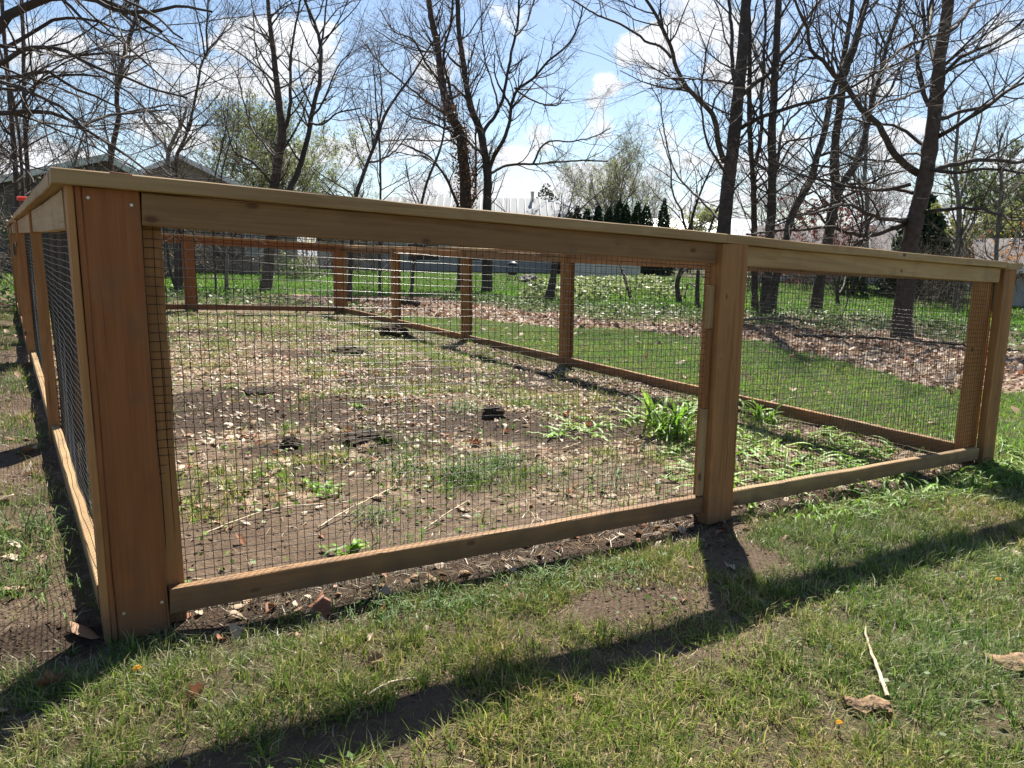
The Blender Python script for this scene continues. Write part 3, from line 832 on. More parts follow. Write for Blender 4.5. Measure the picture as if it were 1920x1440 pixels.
TREES = {
'T1':[[(14.24,5.9,-0.53,0.22),(14.36,5.99,0.54,0.209),(14.45,6.04,1.26,0.198),(14.61,6.05,1.98,0.187),(14.78,6.05,2.65,0.177),(14.91,6.08,3.36,0.166),(15.03,6.12,4.13,0.155),(15.16,6.19,5.04,0.145),(15.28,6.22,5.74,0.134),(15.47,6.37,7.26,0.124),(15.58,6.55,8.66,0.113),(15.79,6.71,10.27,0.103)],[(14.79,6.19,2.76,0.089),(14.42,6.29,2.95,0.083),(14.13,6.34,3.16,0.077),(13.89,6.38,3.44,0.071),(13.6,6.44,3.71,0.065),(13.23,6.54,3.89,0.06),(12.95,6.6,4.17,0.054),(12.66,6.65,4.36,0.049),(12.3,6.77,4.65,0.043),(11.98,6.84,4.84,0.038),(11.82,6.81,5.08,0.033),(11.57,6.86,5.4,0.028),(11.33,6.93,5.85,0.023)],[(14.97,6.08,2.8,0.063),(15.86,6.07,2.96,0.056),(16.76,6.05,3.14,0.049),(17.86,5.88,3.17,0.041),(19.0,5.71,3.33,0.033),(20.26,5.42,3.35,0.024)],[(14.91,6.13,2.87,0.047),(14.53,5.46,2.71,0.037),(14.32,4.71,2.67,0.028),(14.11,3.93,2.53,0.02),(13.77,3.25,2.49,0.013)],[(14.65,6.24,2.55,0.047),(14.5,6.67,2.44,0.042),(14.29,7.17,2.5,0.036),(14.15,7.64,2.63,0.03),(13.87,8.21,2.82,0.024),(13.57,8.83,3.18,0.017)],[(14.49,6.19,1.8,0.063),(13.89,6.17,1.64,0.056),(13.24,6.19,1.52,0.049),(12.66,6.19,1.56,0.042),(12.13,6.17,1.63,0.036),(11.45,6.22,1.57,0.029),(10.63,6.35,1.5,0.023),(10.06,6.32,1.42,0.018)],[(14.54,6.17,1.86,0.058),(13.62,6.02,1.81,0.049),(12.82,5.8,1.81,0.042),(11.94,5.65,1.91,0.034),(11.14,5.42,1.85,0.028),(10.22,5.24,1.65,0.021),(9.2,5.12,1.46,0.016)],[(14.67,6.19,2.38,0.047),(14.81,6.62,2.46,0.044),(14.85,7.11,2.5,0.04),(14.87,7.6,2.48,0.037),(14.95,8.02,2.33,0.032),(14.92,8.51,2.16,0.028),(14.76,9.09,2.0,0.024),(14.69,9.61,1.83,0.019)],[(14.92,6.21,3.31,0.047),(15.01,6.5,3.51,0.043),(15.07,6.79,3.7,0.038),(15.09,7.09,3.81,0.033),(15.04,7.42,3.8,0.028),(14.96,7.8,3.95,0.023),(14.8,8.19,3.94,0.017)],[(15.06,6.28,4.09,0.052),(15.23,6.56,4.52,0.049),(15.5,6.8,5.11,0.045),(15.87,6.98,5.72,0.041),(16.17,7.22,6.45,0.037),(16.47,7.54,7.54,0.033),(16.76,7.93,8.89,0.029)],[(15.23,6.33,4.88,0.052),(15.94,6.93,5.72,0.048),(16.79,7.4,6.4,0.043),(17.54,8.04,7.59,0.038),(18.35,8.71,9.11,0.031)],[(15.11,6.12,3.42,0.058),(14.84,5.61,3.58,0.048),(14.74,5.03,3.87,0.039),(14.42,4.56,4.03,0.031),(14.15,4.04,4.11,0.024),(13.98,3.45,4.14,0.017)],[(15.19,6.14,3.83,0.052),(15.96,6.12,4.01,0.046),(16.83,6.06,4.26,0.038),(17.8,5.99,4.85,0.031),(18.78,5.9,5.35,0.023)],[(15.35,6.21,4.66,0.047),(15.35,5.91,4.93,0.04),(15.47,5.51,5.08,0.033),(15.5,5.17,5.25,0.027),(15.52,4.86,5.54,0.02),(15.53,4.56,5.82,0.014)],[(15.49,6.29,5.48,0.052),(16.31,6.5,5.89,0.046),(17.17,6.71,6.37,0.039),(17.99,6.94,6.87,0.032),(19.02,7.13,7.84,0.024)],[(14.78,6.04,2.01,0.047),(14.32,5.28,2.01,0.038),(13.79,4.55,1.98,0.03),(13.12,3.89,1.83,0.023),(12.35,3.31,1.72,0.017),(11.74,2.64,1.74,0.011)],[(15.27,6.23,4.47,0.037),(13.86,5.74,4.11,0.029),(12.42,5.26,3.69,0.022),(11.03,4.76,3.37,0.016),(9.63,4.25,2.93,0.011)],[(15.44,6.32,5.5,0.042),(13.75,5.77,5.01,0.032),(12.04,5.2,4.38,0.024),(10.47,4.53,3.72,0.016),(8.92,3.91,3.33,0.01)]],
'A':[[(14.68,11.12,-0.46,0.247),(14.9,11.22,0.87,0.234),(15.08,11.3,1.82,0.222),(15.25,11.4,2.9,0.209),(15.46,11.49,3.99,0.197),(15.61,11.58,4.93,0.184),(15.77,11.67,5.88,0.172),(15.91,11.77,6.83,0.16),(16.07,11.91,8.04,0.147),(16.25,12.12,9.66,0.135),(16.37,12.45,11.69,0.122),(16.62,12.7,13.72,0.11)],[(15.23,11.54,3.51,0.089),(15.01,11.57,3.89,0.084),(14.85,11.58,4.4,0.079),(14.59,11.63,4.76,0.074),(14.22,11.75,5.12,0.068),(13.93,11.79,5.34,0.063),(13.69,11.81,5.69,0.059),(13.46,11.88,6.22,0.054),(13.21,11.92,6.55,0.049),(12.96,11.95,6.87,0.044),(12.66,12.0,7.13,0.04),(12.31,12.09,7.37,0.035),(11.93,12.25,7.92,0.031)],[(14.3,12.68,6.16,0.048),(14.32,13.07,6.54,0.045),(14.24,13.49,6.71,0.041),(14.16,13.95,7.07,0.038),(13.89,14.52,7.43,0.034),(13.73,15.02,7.7,0.03),(13.56,15.53,8.08,0.027),(13.38,16.04,8.39,0.023)],[(15.79,11.53,5.27,0.082),(16.35,11.57,5.61,0.076),(16.94,11.6,6.0,0.07),(17.47,11.68,6.45,0.064),(18.12,11.71,7.03,0.058),(18.79,11.76,7.81,0.051),(19.39,11.82,8.37,0.045),(20.16,11.82,9.22,0.038)],[(15.67,11.43,4.39,0.069),(15.7,10.8,4.63,0.06),(15.8,10.11,4.79,0.052),(15.97,9.36,4.93,0.044),(15.91,8.75,4.99,0.036),(16.0,8.09,5.28,0.029),(16.06,7.42,5.48,0.023),(15.86,6.94,5.71,0.016)],[(15.67,11.6,5.2,0.069),(15.94,12.07,6.11,0.063),(16.31,12.48,7.05,0.057),(16.65,12.93,8.03,0.051),(16.96,13.48,9.47,0.044),(17.29,14.09,11.26,0.038)],[(15.25,11.46,3.17,0.048),(14.63,11.23,3.5,0.041),(14.05,10.98,3.8,0.035),(13.51,10.71,4.21,0.029),(13.08,10.39,4.7,0.023),(12.52,10.12,5.03,0.017)],[(15.02,11.38,2.02,0.041),(15.31,12.04,2.4,0.038),(15.47,12.8,2.87,0.034),(15.63,13.6,3.52,0.03),(15.98,14.32,4.36,0.026),(16.41,15.06,5.56,0.021),(16.67,15.85,6.49,0.016)],[(15.71,11.63,5.47,0.041),(14.05,10.92,5.26,0.032),(12.51,10.11,4.92,0.023),(11.05,9.26,4.62,0.016),(9.64,8.35,4.24,0.01)]],
'B':[[(16.49,11.28,-0.51,0.109),(16.59,11.48,0.87,0.102),(16.66,11.63,1.87,0.096),(16.74,11.81,3.02,0.089),(16.76,12.0,4.02,0.083),(16.82,12.19,5.16,0.077),(16.92,12.36,6.31,0.07),(16.99,12.52,7.31,0.064),(17.05,12.74,8.59,0.057),(17.13,13.03,10.31,0.051)],[(16.82,11.87,3.59,0.065),(17.12,12.03,4.33,0.06),(17.39,12.25,5.23,0.054),(17.68,12.51,6.44,0.048),(17.96,12.78,7.67,0.042),(18.14,13.12,8.91,0.037),(18.35,13.51,10.47,0.03)],[(16.68,11.65,2.02,0.036),(17.02,12.33,2.42,0.03),(17.41,12.98,2.84,0.023),(17.86,13.61,3.36,0.016)]],
'C':[[(16.09,10.64,-0.5,0.168),(16.25,10.79,0.88,0.158),(16.39,10.89,1.85,0.147),(16.52,11.03,2.95,0.137),(16.63,11.24,4.33,0.127),(16.8,11.4,5.7,0.117),(16.91,11.5,6.53,0.107),(17.03,11.62,7.5,0.097),(17.16,11.76,8.6,0.087),(17.3,12.0,10.25,0.077)],[(16.59,11.03,3.16,0.056),(17.08,11.33,3.9,0.05),(17.57,11.63,4.6,0.044),(18.21,11.78,5.08,0.037),(19.11,11.79,5.64,0.03),(20.02,11.79,6.19,0.023)],[(16.84,11.41,5.84,0.049),(16.19,10.65,5.87,0.04),(15.63,9.86,5.99,0.031),(15.05,9.11,6.3,0.024),(14.3,8.47,6.55,0.017)],[(16.63,11.21,4.19,0.042),(15.57,10.76,4.42,0.033),(14.57,10.29,4.74,0.025),(13.65,9.76,5.0,0.018),(12.59,9.29,5.09,0.011)],[(16.75,11.36,5.29,0.042),(17.67,12.51,6.16,0.035),(18.58,13.72,7.25,0.026),(19.62,14.9,8.61,0.017)],[(16.58,11.13,3.64,0.042),(15.71,9.96,3.83,0.032),(14.84,8.73,3.7,0.024),(13.89,7.55,3.6,0.016),(12.96,6.36,3.51,0.01)]],
'D':[[(16.65,10.91,-0.51,0.136),(16.95,11.04,0.6,0.132),(17.37,11.12,1.67,0.128),(17.64,11.2,2.29,0.124),(18.02,11.19,2.83,0.12),(18.35,11.19,3.25,0.115),(18.6,11.27,3.81,0.111),(18.95,11.33,4.56,0.107),(19.18,11.43,5.16,0.102),(19.39,11.52,5.63,0.098),(19.72,11.56,6.25,0.093),(19.96,11.63,6.73,0.089),(20.25,11.73,7.51,0.084),(20.53,11.87,8.45,0.079),(20.74,12.05,9.4,0.075),(21.15,12.36,11.58,0.07)],[(18.72,10.86,5.96,0.065),(19.54,11.09,6.77,0.057),(20.28,11.39,7.58,0.049),(20.98,11.69,8.34,0.04),(21.76,12.05,9.6,0.032)],[(18.09,10.83,3.83,0.05),(18.0,10.3,3.91,0.042),(17.93,9.7,3.73,0.034),(18.01,9.02,3.6,0.027),(17.95,8.43,3.48,0.019)],[(18.01,10.83,3.58,0.043),(17.75,10.17,3.47,0.032),(17.6,9.46,3.49,0.022),(17.39,8.76,3.34,0.013)],[(18.5,10.88,5.35,0.05),(19.49,10.88,5.54,0.044),(20.49,10.91,5.88,0.038),(21.54,10.96,6.53,0.031),(22.61,11.0,7.13,0.024)]],
'E':[[(18.7,10.99,-0.56,0.197),(18.99,11.12,0.58,0.189),(19.34,11.21,1.64,0.181),(19.58,11.31,2.4,0.173),(19.79,11.38,2.89,0.165),(19.9,11.57,3.63,0.156),(20.06,11.73,4.41,0.148),(20.36,11.87,5.51,0.139),(20.57,12.0,6.3,0.131),(21.0,12.02,7.25,0.122),(21.36,12.09,8.22,0.113),(21.9,12.14,9.66,0.105),(22.28,12.39,11.58,0.096)],[(19.45,11.16,2.83,0.121),(20.0,11.18,3.38,0.115),(20.43,11.24,3.79,0.108),(20.88,11.33,4.41,0.102),(21.29,11.46,5.1,0.095),(21.68,11.6,5.76,0.088),(22.12,11.71,6.45,0.08),(22.58,11.86,7.38,0.073),(23.1,11.97,8.33,0.066),(23.61,12.11,9.38,0.058),(24.14,12.3,10.78,0.05)],[(20.58,10.95,5.39,0.053),(21.49,11.12,5.96,0.047),(22.42,11.34,6.87,0.04),(23.45,11.54,7.98,0.033),(24.33,11.78,8.8,0.025)],[(19.25,11.11,1.93,0.046),(18.3,10.84,2.33,0.037),(17.43,10.49,2.56,0.028),(16.29,10.31,2.75,0.02),(15.28,10.0,2.74,0.013)],[(19.79,11.02,3.21,0.053),(19.5,10.34,3.14,0.042),(19.32,9.63,3.29,0.031),(18.98,9.0,3.32,0.02)]],
'F':[[(34.51,19.42,-0.5,0.144),(34.78,19.74,2.07,0.131),(34.93,19.95,3.63,0.118),(34.97,20.24,5.17,0.105),(35.18,20.45,6.85,0.092),(35.47,20.6,8.54,0.079),(35.8,20.75,10.35,0.066),(36.06,20.95,12.16,0.052)],[(34.87,19.94,3.37,0.066),(36.46,20.57,4.25,0.054),(38.02,21.28,5.46,0.042),(39.4,22.18,7.02,0.029)],[(34.95,20.1,4.4,0.066),(35.76,21.24,5.31,0.054),(36.89,22.23,6.54,0.042),(37.89,23.32,7.85,0.029)]],
'G':[[(14.23,21.7,-0.35,0.237),(14.36,21.89,1.09,0.223),(14.51,22.19,3.04,0.209),(14.61,22.34,4.12,0.195),(14.57,22.54,4.99,0.181),(14.51,22.73,5.71,0.167),(14.32,22.99,6.39,0.153),(14.22,23.22,7.23,0.139),(14.19,23.44,8.2,0.125),(14.14,23.68,9.27,0.111),(14.19,23.89,10.44,0.097),(14.21,24.12,11.61,0.083),(14.25,24.48,13.56,0.069)],[(14.6,22.64,5.58,0.089),(14.92,22.71,5.92,0.083),(15.28,22.77,6.29,0.078),(15.63,22.88,6.96,0.072),(15.95,23.07,7.9,0.066),(16.33,23.31,9.25,0.06),(16.63,23.52,10.21,0.054),(16.88,23.82,11.49,0.048),(17.26,24.17,13.4,0.042)],[(15.88,22.54,9.14,0.059),(16.79,23.21,9.88,0.051),(17.63,23.99,10.89,0.042),(18.49,24.82,12.28,0.033)],[(14.67,22.32,4.18,0.099),(14.82,22.07,4.77,0.091),(14.98,21.79,5.23,0.084),(15.12,21.56,5.86,0.076),(15.13,21.43,6.58,0.069),(15.17,21.22,7.0,0.062),(15.46,20.82,7.23,0.055),(15.85,20.41,7.83,0.048),(16.31,19.95,8.33,0.041),(16.53,19.66,8.91,0.034),(16.6,19.48,9.56,0.027)],[(14.71,22.27,4.12,0.069),(15.27,22.42,4.42,0.063),(15.99,22.43,4.59,0.058),(16.72,22.42,4.64,0.051),(17.64,22.3,4.78,0.045),(18.94,21.93,4.88,0.039),(19.89,21.76,4.9,0.032)],[(16.07,21.47,4.5,0.049),(15.99,20.95,4.94,0.043),(16.0,20.31,5.12,0.036),(16.25,19.45,5.01,0.03),(16.61,18.58,5.17,0.024),(16.65,17.92,5.34,0.018)],[(14.57,22.5,4.8,0.059),(13.81,21.91,4.95,0.051),(13.05,21.33,5.18,0.043),(12.28,20.67,4.94,0.036),(11.38,20.09,4.71,0.029),(10.25,19.68,4.61,0.022),(9.03,19.31,4.36,0.016)],[(14.27,23.09,6.74,0.059),(14.16,24.14,7.48,0.051),(14.01,25.17,7.94,0.042),(13.86,26.25,8.62,0.032),(13.69,27.36,9.43,0.022)],[(14.2,23.37,7.91,0.059),(13.95,23.96,8.37,0.052),(13.95,24.37,8.74,0.044),(13.49,25.02,8.8,0.037),(12.61,26.01,9.27,0.029),(12.08,26.81,9.86,0.021)],[(15.15,22.45,6.36,0.049),(15.44,23.32,7.49,0.043),(15.63,24.23,8.47,0.036),(16.02,25.11,9.9,0.029),(16.41,25.99,11.39,0.022)],[(15.55,22.23,6.56,0.059),(14.78,21.68,6.94,0.045),(14.08,21.09,7.28,0.031),(13.56,20.41,7.76,0.018)],[(15.72,22.25,7.25,0.049),(15.72,21.01,6.58,0.038),(15.78,19.78,6.21,0.028),(15.53,18.84,6.29,0.018)]],
'H':[[(13.33,21.9,-0.33,0.293),(13.48,22.06,1.08,0.277),(13.66,22.3,2.82,0.262),(13.74,22.48,3.98,0.246),(13.72,22.68,4.94,0.23),(13.68,22.85,5.61,0.214),(13.49,23.07,6.09,0.198),(13.36,23.27,6.67,0.183),(13.29,23.51,7.63,0.167),(13.27,23.71,8.59,0.151),(13.18,23.95,9.46,0.135),(13.14,24.15,10.32,0.12),(13.17,24.4,11.67,0.104),(13.18,24.75,13.4,0.088)],[(13.75,22.73,5.23,0.088),(13.74,23.13,5.84,0.08),(13.78,23.52,6.57,0.073),(13.81,23.99,7.6,0.065),(13.87,24.44,8.64,0.057),(14.25,24.72,9.91,0.049),(14.56,25.06,11.2,0.041)],[(13.47,22.4,2.72,0.068),(13.0,22.21,3.53,0.059),(12.51,21.96,4.04,0.051),(12.07,21.64,4.33,0.042),(11.47,21.43,4.61,0.034),(10.65,21.35,4.84,0.026)],[(13.47,23.07,6.05,0.068),(13.27,23.97,6.58,0.062),(13.14,24.81,7.08,0.055),(12.92,25.75,7.7,0.048),(12.51,26.84,8.55,0.04),(12.28,27.85,9.53,0.032)],[(13.32,23.41,7.24,0.059),(12.41,22.86,7.75,0.047),(11.67,22.19,8.2,0.036),(10.64,21.62,8.24,0.026),(9.96,20.89,8.59,0.017)],[(13.27,23.71,8.59,0.059),(14.02,24.5,9.44,0.047),(14.79,25.29,10.33,0.035),(15.67,26.01,11.26,0.022)],[(13.69,22.24,2.63,0.078),(14.25,22.66,3.25,0.07),(14.64,23.2,3.9,0.061),(15.04,23.82,4.97,0.052),(15.38,24.49,6.09,0.042),(15.88,25.06,7.24,0.032)],[(13.72,22.61,4.55,0.059),(13.23,22.42,5.33,0.05),(12.43,22.33,5.61,0.041),(11.8,22.09,5.69,0.033),(11.11,21.9,5.76,0.025),(10.46,21.72,6.09,0.018)]],
'I':[[(6.41,15.1,-0.16,0.071),(6.62,15.37,1.43,0.065),(6.83,15.57,2.46,0.06),(7.1,15.65,3.11,0.054),(7.43,15.7,3.84,0.049),(7.71,15.77,4.47,0.043),(8.09,15.76,5.05,0.038),(8.48,15.73,5.54,0.032),(8.85,15.72,6.1,0.026),(9.28,15.68,6.66,0.02)],[(7.2,15.33,3.65,0.032),(7.55,15.75,4.17,0.028),(7.83,16.26,4.91,0.024),(7.97,16.9,5.82,0.019),(8.04,17.56,6.63,0.014)],[(7.06,15.34,3.27,0.032),(7.09,14.59,3.26,0.025),(7.21,13.82,3.42,0.018),(7.22,13.14,3.68,0.012)]],
'I2':[[(7.82,16.58,-0.19,0.05),(7.95,16.82,1.48,0.045),(8.06,16.98,2.6,0.04),(8.13,17.13,3.59,0.036),(8.17,17.27,4.43,0.031),(8.18,17.43,5.28,0.026),(8.19,17.6,6.12,0.021)],[(8.12,17.11,3.45,0.029),(8.65,17.67,3.97,0.023),(9.37,18.16,4.67,0.018),(9.99,18.74,5.56,0.012)]],
'I3':[[(8.52,16.14,-0.22,0.057),(8.77,16.29,1.49,0.053),(8.98,16.36,2.5,0.048),(9.18,16.35,3.11,0.044),(9.37,16.31,3.53,0.039),(9.56,16.29,4.03,0.035),(9.67,16.32,4.52,0.03),(9.71,16.42,5.16,0.026),(9.86,16.49,6.0,0.021)],[(9.37,16.31,3.53,0.029),(9.38,17.17,3.83,0.023),(9.31,18.06,3.99,0.018),(9.08,19.04,4.15,0.012)]],
'J':[[(5.41,18.85,-0.08,0.198),(5.59,18.94,1.02,0.182),(5.81,19.12,2.62,0.166),(5.99,19.2,3.63,0.15),(6.15,19.24,4.33,0.134),(6.14,19.38,5.01,0.118),(6.12,19.59,5.95,0.101),(6.11,19.77,6.81,0.085),(6.1,19.95,7.68,0.069),(6.14,20.13,8.69,0.053),(6.15,20.39,10.0,0.037)],[(5.61,18.95,1.17,0.11),(6.03,19.12,2.34,0.104),(6.44,19.2,3.09,0.097),(6.73,19.36,3.85,0.09),(6.97,19.56,4.62,0.083),(7.24,19.74,5.4,0.076),(7.49,19.96,6.27,0.069),(7.63,20.26,7.23,0.062),(7.64,20.59,7.89,0.055),(7.54,20.97,8.48,0.047),(7.47,21.38,9.32,0.04)],[(7.18,19.02,6.54,0.044),(7.46,19.39,7.22,0.037),(7.69,19.8,7.92,0.03),(7.92,20.27,8.94,0.023)],[(6.13,19.24,4.28,0.066),(6.3,19.03,4.97,0.057),(6.29,18.93,5.71,0.047),(6.33,18.82,6.51,0.038),(6.47,18.63,7.29,0.03),(6.53,18.5,8.05,0.021)],[(5.99,19.2,3.63,0.044),(5.83,19.9,4.12,0.039),(5.67,20.61,4.63,0.034),(5.65,21.29,5.46,0.028),(5.67,21.91,6.17,0.022),(5.49,22.67,6.9,0.016)],[(6.81,18.88,4.65,0.044),(6.88,17.97,4.47,0.033),(7.06,17.05,4.62,0.023),(7.26,16.1,4.63,0.013)],[(6.82,18.89,4.73,0.044),(6.92,18.26,4.99,0.036),(7.02,17.66,5.44,0.028),(7.1,17.07,5.86,0.02),(7.16,16.45,6.06,0.013)],[(6.12,19.44,5.22,0.044),(6.07,20.23,5.92,0.038),(6.02,21.04,6.64,0.031),(6.16,21.75,7.55,0.024),(6.3,22.47,8.5,0.016)],[(5.86,19.12,2.83,0.051),(5.48,18.97,3.29,0.043),(5.15,18.73,3.52,0.035),(4.71,18.55,3.67,0.028),(4.49,18.3,4.21,0.02),(4.38,17.97,4.66,0.013)]],
'K':[[(2.73,16.26,-0.0,0.055),(2.86,16.47,1.36,0.051),(2.97,16.67,2.74,0.048),(3.04,16.74,3.3,0.045),(3.2,16.7,3.62,0.041),(3.38,16.69,4.15,0.038),(3.56,16.71,4.84,0.035),(3.69,16.74,5.38,0.031),(3.77,16.71,5.5,0.028),(3.83,16.78,6.04,0.025),(3.92,16.87,6.76,0.022),(3.98,17.0,7.6,0.018)],[(3.76,16.71,5.44,0.024),(4.11,17.26,5.9,0.021),(4.49,17.79,6.38,0.017),(4.88,18.31,6.81,0.013)],[(3.74,16.72,5.44,0.024),(3.61,16.18,5.76,0.02),(3.43,15.69,6.15,0.015),(3.3,15.16,6.51,0.011)]],
'L':[[(1.05,13.75,0.04,0.07),(1.23,13.94,1.59,0.066),(1.4,14.05,2.7,0.063),(1.51,14.09,3.22,0.059),(1.61,14.1,3.59,0.055),(1.59,14.17,3.86,0.052),(1.67,14.21,4.31,0.048),(1.77,14.22,4.7,0.045),(1.91,14.22,5.15,0.041),(2.03,14.23,5.59,0.037),(2.12,14.28,6.13,0.034),(2.31,14.36,7.12,0.03)],[(1.63,14.09,3.62,0.03),(2.09,14.39,3.8,0.024),(2.62,14.65,3.95,0.018),(3.07,14.93,4.0,0.011)],[(1.65,14.21,4.26,0.025),(1.86,13.56,4.53,0.019),(2.09,12.87,4.6,0.014),(2.35,12.12,4.52,0.009)],[(1.79,14.21,4.7,0.025),(1.63,14.93,4.97,0.021),(1.48,15.68,5.41,0.016),(1.27,16.45,5.76,0.011)]],
'M':[[(-0.06,13.24,0.08,0.051),(0.02,13.45,1.27,0.048),(0.09,13.63,2.36,0.046),(0.13,13.77,3.19,0.043),(0.19,13.9,4.01,0.04),(0.26,14.0,4.74,0.038),(0.29,14.11,5.38,0.035),(0.36,14.25,6.3,0.032)],[(0.2,13.89,4.01,0.019),(0.46,14.3,4.3,0.015),(0.83,14.65,4.61,0.012),(1.25,15.03,5.22,0.008)],[(0.12,13.76,3.1,0.019),(0.34,14.19,3.35,0.015),(0.56,14.67,3.82,0.012),(0.65,15.23,4.31,0.008)]],
'M2':[[(-0.23,12.76,0.08,0.058),(-0.15,12.95,1.26,0.054),(-0.1,13.13,2.31,0.05),(-0.08,13.29,3.1,0.047),(-0.07,13.44,3.89,0.043),(-0.06,13.57,4.6,0.039),(-0.03,13.69,5.3,0.035),(-0.01,13.84,6.09,0.031)],[(-0.08,13.3,3.19,0.022),(-0.23,14.23,3.57,0.016),(-0.47,15.2,3.88,0.01)]],
'M3':[[(-0.16,12.1,0.07,0.039),(-0.07,12.3,1.25,0.036),(-0.02,12.45,2.13,0.033),(-0.02,12.59,2.85,0.03),(-0.06,12.77,3.61,0.027),(-0.15,12.95,4.2,0.024),(-0.25,13.12,4.71,0.021)]],
'N':[[(-1.3,9.8,0.09,0.237),(-1.13,9.95,1.19,0.217),(-0.99,10.07,2.2,0.197),(-0.85,10.18,3.2,0.176),(-0.68,10.27,4.21,0.156),(-0.57,10.4,5.21,0.136),(-0.45,10.55,6.35,0.115)],[(-0.83,10.19,3.34,0.088),(-0.48,10.09,3.62,0.082),(-0.17,10.02,3.91,0.075),(0.02,10.02,4.13,0.068),(0.26,9.96,4.26,0.061),(0.56,9.85,4.36,0.054),(0.98,9.65,4.31,0.047),(1.33,9.47,4.2,0.039),(1.68,9.27,3.97,0.032)],[(-0.84,10.17,3.2,0.047),(-0.5,9.85,3.28,0.044),(-0.21,9.56,3.33,0.04),(-0.01,9.33,3.42,0.036),(0.19,9.1,3.48,0.033),(0.38,8.86,3.45,0.029),(0.66,8.53,3.31,0.026),(0.85,8.26,3.17,0.022),(1.1,7.97,3.05,0.019),(1.38,7.64,2.91,0.015),(1.61,7.35,2.78,0.012)],[(-0.88,10.16,3.0,0.044),(-0.53,10.12,3.14,0.04),(-0.17,10.08,3.29,0.036),(0.07,10.1,3.34,0.032),(0.35,10.1,3.43,0.028),(0.61,10.07,3.3,0.024),(0.92,10.01,3.19,0.019),(1.24,9.95,3.08,0.015)],[(-0.94,10.1,2.53,0.047),(-0.55,9.88,2.71,0.044),(-0.2,9.67,2.78,0.04),(0.08,9.49,2.79,0.036),(0.31,9.34,2.77,0.032),(0.53,9.18,2.66,0.029),(0.71,9.03,2.54,0.025),(0.9,8.87,2.36,0.021),(1.11,8.7,2.19,0.017),(1.33,8.53,2.03,0.014)],[(-0.87,10.18,3.14,0.041),(-0.56,9.73,3.16,0.036),(-0.28,9.3,3.12,0.032),(0.04,8.82,2.98,0.027),(0.29,8.37,2.79,0.023),(0.44,7.99,2.6,0.019),(0.54,7.64,2.39,0.015),(0.61,7.31,2.22,0.012)],[(-0.74,10.25,3.94,0.041),(-0.41,10.19,3.85,0.037),(-0.13,10.15,3.72,0.033),(0.24,10.11,3.94,0.029),(0.56,10.11,4.16,0.025),(0.94,10.05,4.24,0.02),(1.31,9.95,4.14,0.016),(1.71,9.88,4.22,0.011)],[(-0.98,10.07,2.27,0.034),(-0.56,9.22,2.24,0.027),(-0.24,8.41,2.12,0.02),(-0.09,7.71,1.92,0.014),(-0.02,7.04,1.71,0.008)],[(-0.88,10.16,3.0,0.031),(-0.6,10.26,2.99,0.029),(-0.18,10.31,3.18,0.027),(0.06,10.45,3.2,0.025),(0.39,10.57,3.47,0.022),(0.85,10.58,3.57,0.02),(1.13,10.69,3.55,0.018),(1.47,10.7,3.3,0.015),(1.81,10.7,2.99,0.012)],[(0.64,9.1,2.62,0.027),(0.84,9.29,2.78,0.023),(1.08,9.44,2.88,0.02),(1.38,9.54,2.95,0.016),(1.8,9.58,3.05,0.011)],[(-0.67,10.29,4.34,0.054),(-0.29,9.89,4.36,0.048),(0.26,9.35,4.26,0.042),(0.73,8.84,4.12,0.037),(1.03,8.45,3.95,0.031),(1.33,8.08,3.89,0.026),(1.63,7.73,3.9,0.02),(1.95,7.33,3.77,0.015)],[(-0.62,10.34,4.74,0.041),(-0.05,9.47,4.54,0.034),(0.56,8.55,4.22,0.027),(1.02,7.73,3.91,0.021),(1.24,7.07,3.61,0.016),(1.39,6.45,3.28,0.011)],[(0.65,9.27,3.53,0.027),(0.78,9.34,3.57,0.023),(0.97,9.38,3.65,0.019),(1.21,9.35,3.62,0.015),(1.47,9.34,3.66,0.011)]],
'O':[[(0.24,13.1,0.07,0.028),(0.54,13.17,1.55,0.025),(0.77,13.21,2.51,0.022),(0.94,13.22,3.06,0.019),(1.12,13.17,3.43,0.015),(1.39,13.08,3.84,0.012),(1.65,12.99,4.21,0.009)],[(0.96,13.21,3.11,0.014),(0.99,14.1,3.69,0.01),(1.0,15.0,4.32,0.005)]],
'O2':[[(0.86,12.71,0.04,0.028),(0.93,12.92,1.55,0.024),(0.98,13.09,2.56,0.02),(0.98,13.2,3.11,0.017),(0.94,13.32,3.56,0.013),(0.89,13.43,3.93,0.009)]],
'P':[[(5.04,30.89,0.03,0.129),(5.09,31.29,4.13,0.114),(5.17,31.43,5.08,0.099),(5.44,31.38,5.72,0.084),(5.77,31.3,6.36,0.069),(5.94,31.3,6.89,0.054)],[(5.15,31.42,4.98,0.086),(5.06,32.2,5.58,0.069),(4.81,33.07,6.08,0.052),(4.56,33.98,6.83,0.034)]],
'Q':[[(3.93,17.9,-0.03,0.034),(4.07,18.24,2.08,0.03),(4.18,18.36,3.02,0.026),(4.39,18.36,3.69,0.022),(4.56,18.39,4.36,0.018),(4.66,18.46,5.03,0.014)],[(4.08,18.24,2.08,0.027),(4.59,18.96,3.5,0.023),(5.0,19.65,4.44,0.019),(5.35,20.36,5.28,0.015)]],
'R':[[(27.1,11.33,-0.65,0.13),(27.3,11.61,1.81,0.113),(27.41,11.8,3.09,0.097),(27.39,12.03,4.19,0.08),(27.57,12.17,5.47,0.063),(27.73,12.26,6.39,0.046)],[(27.41,11.8,3.09,0.074),(28.46,12.1,4.09,0.064),(29.48,12.44,5.12,0.054),(30.54,12.8,6.4,0.042),(31.42,13.24,7.54,0.031)],[(27.42,11.9,3.64,0.056),(28.53,12.93,4.54,0.039),(29.79,13.88,5.5,0.02)]],
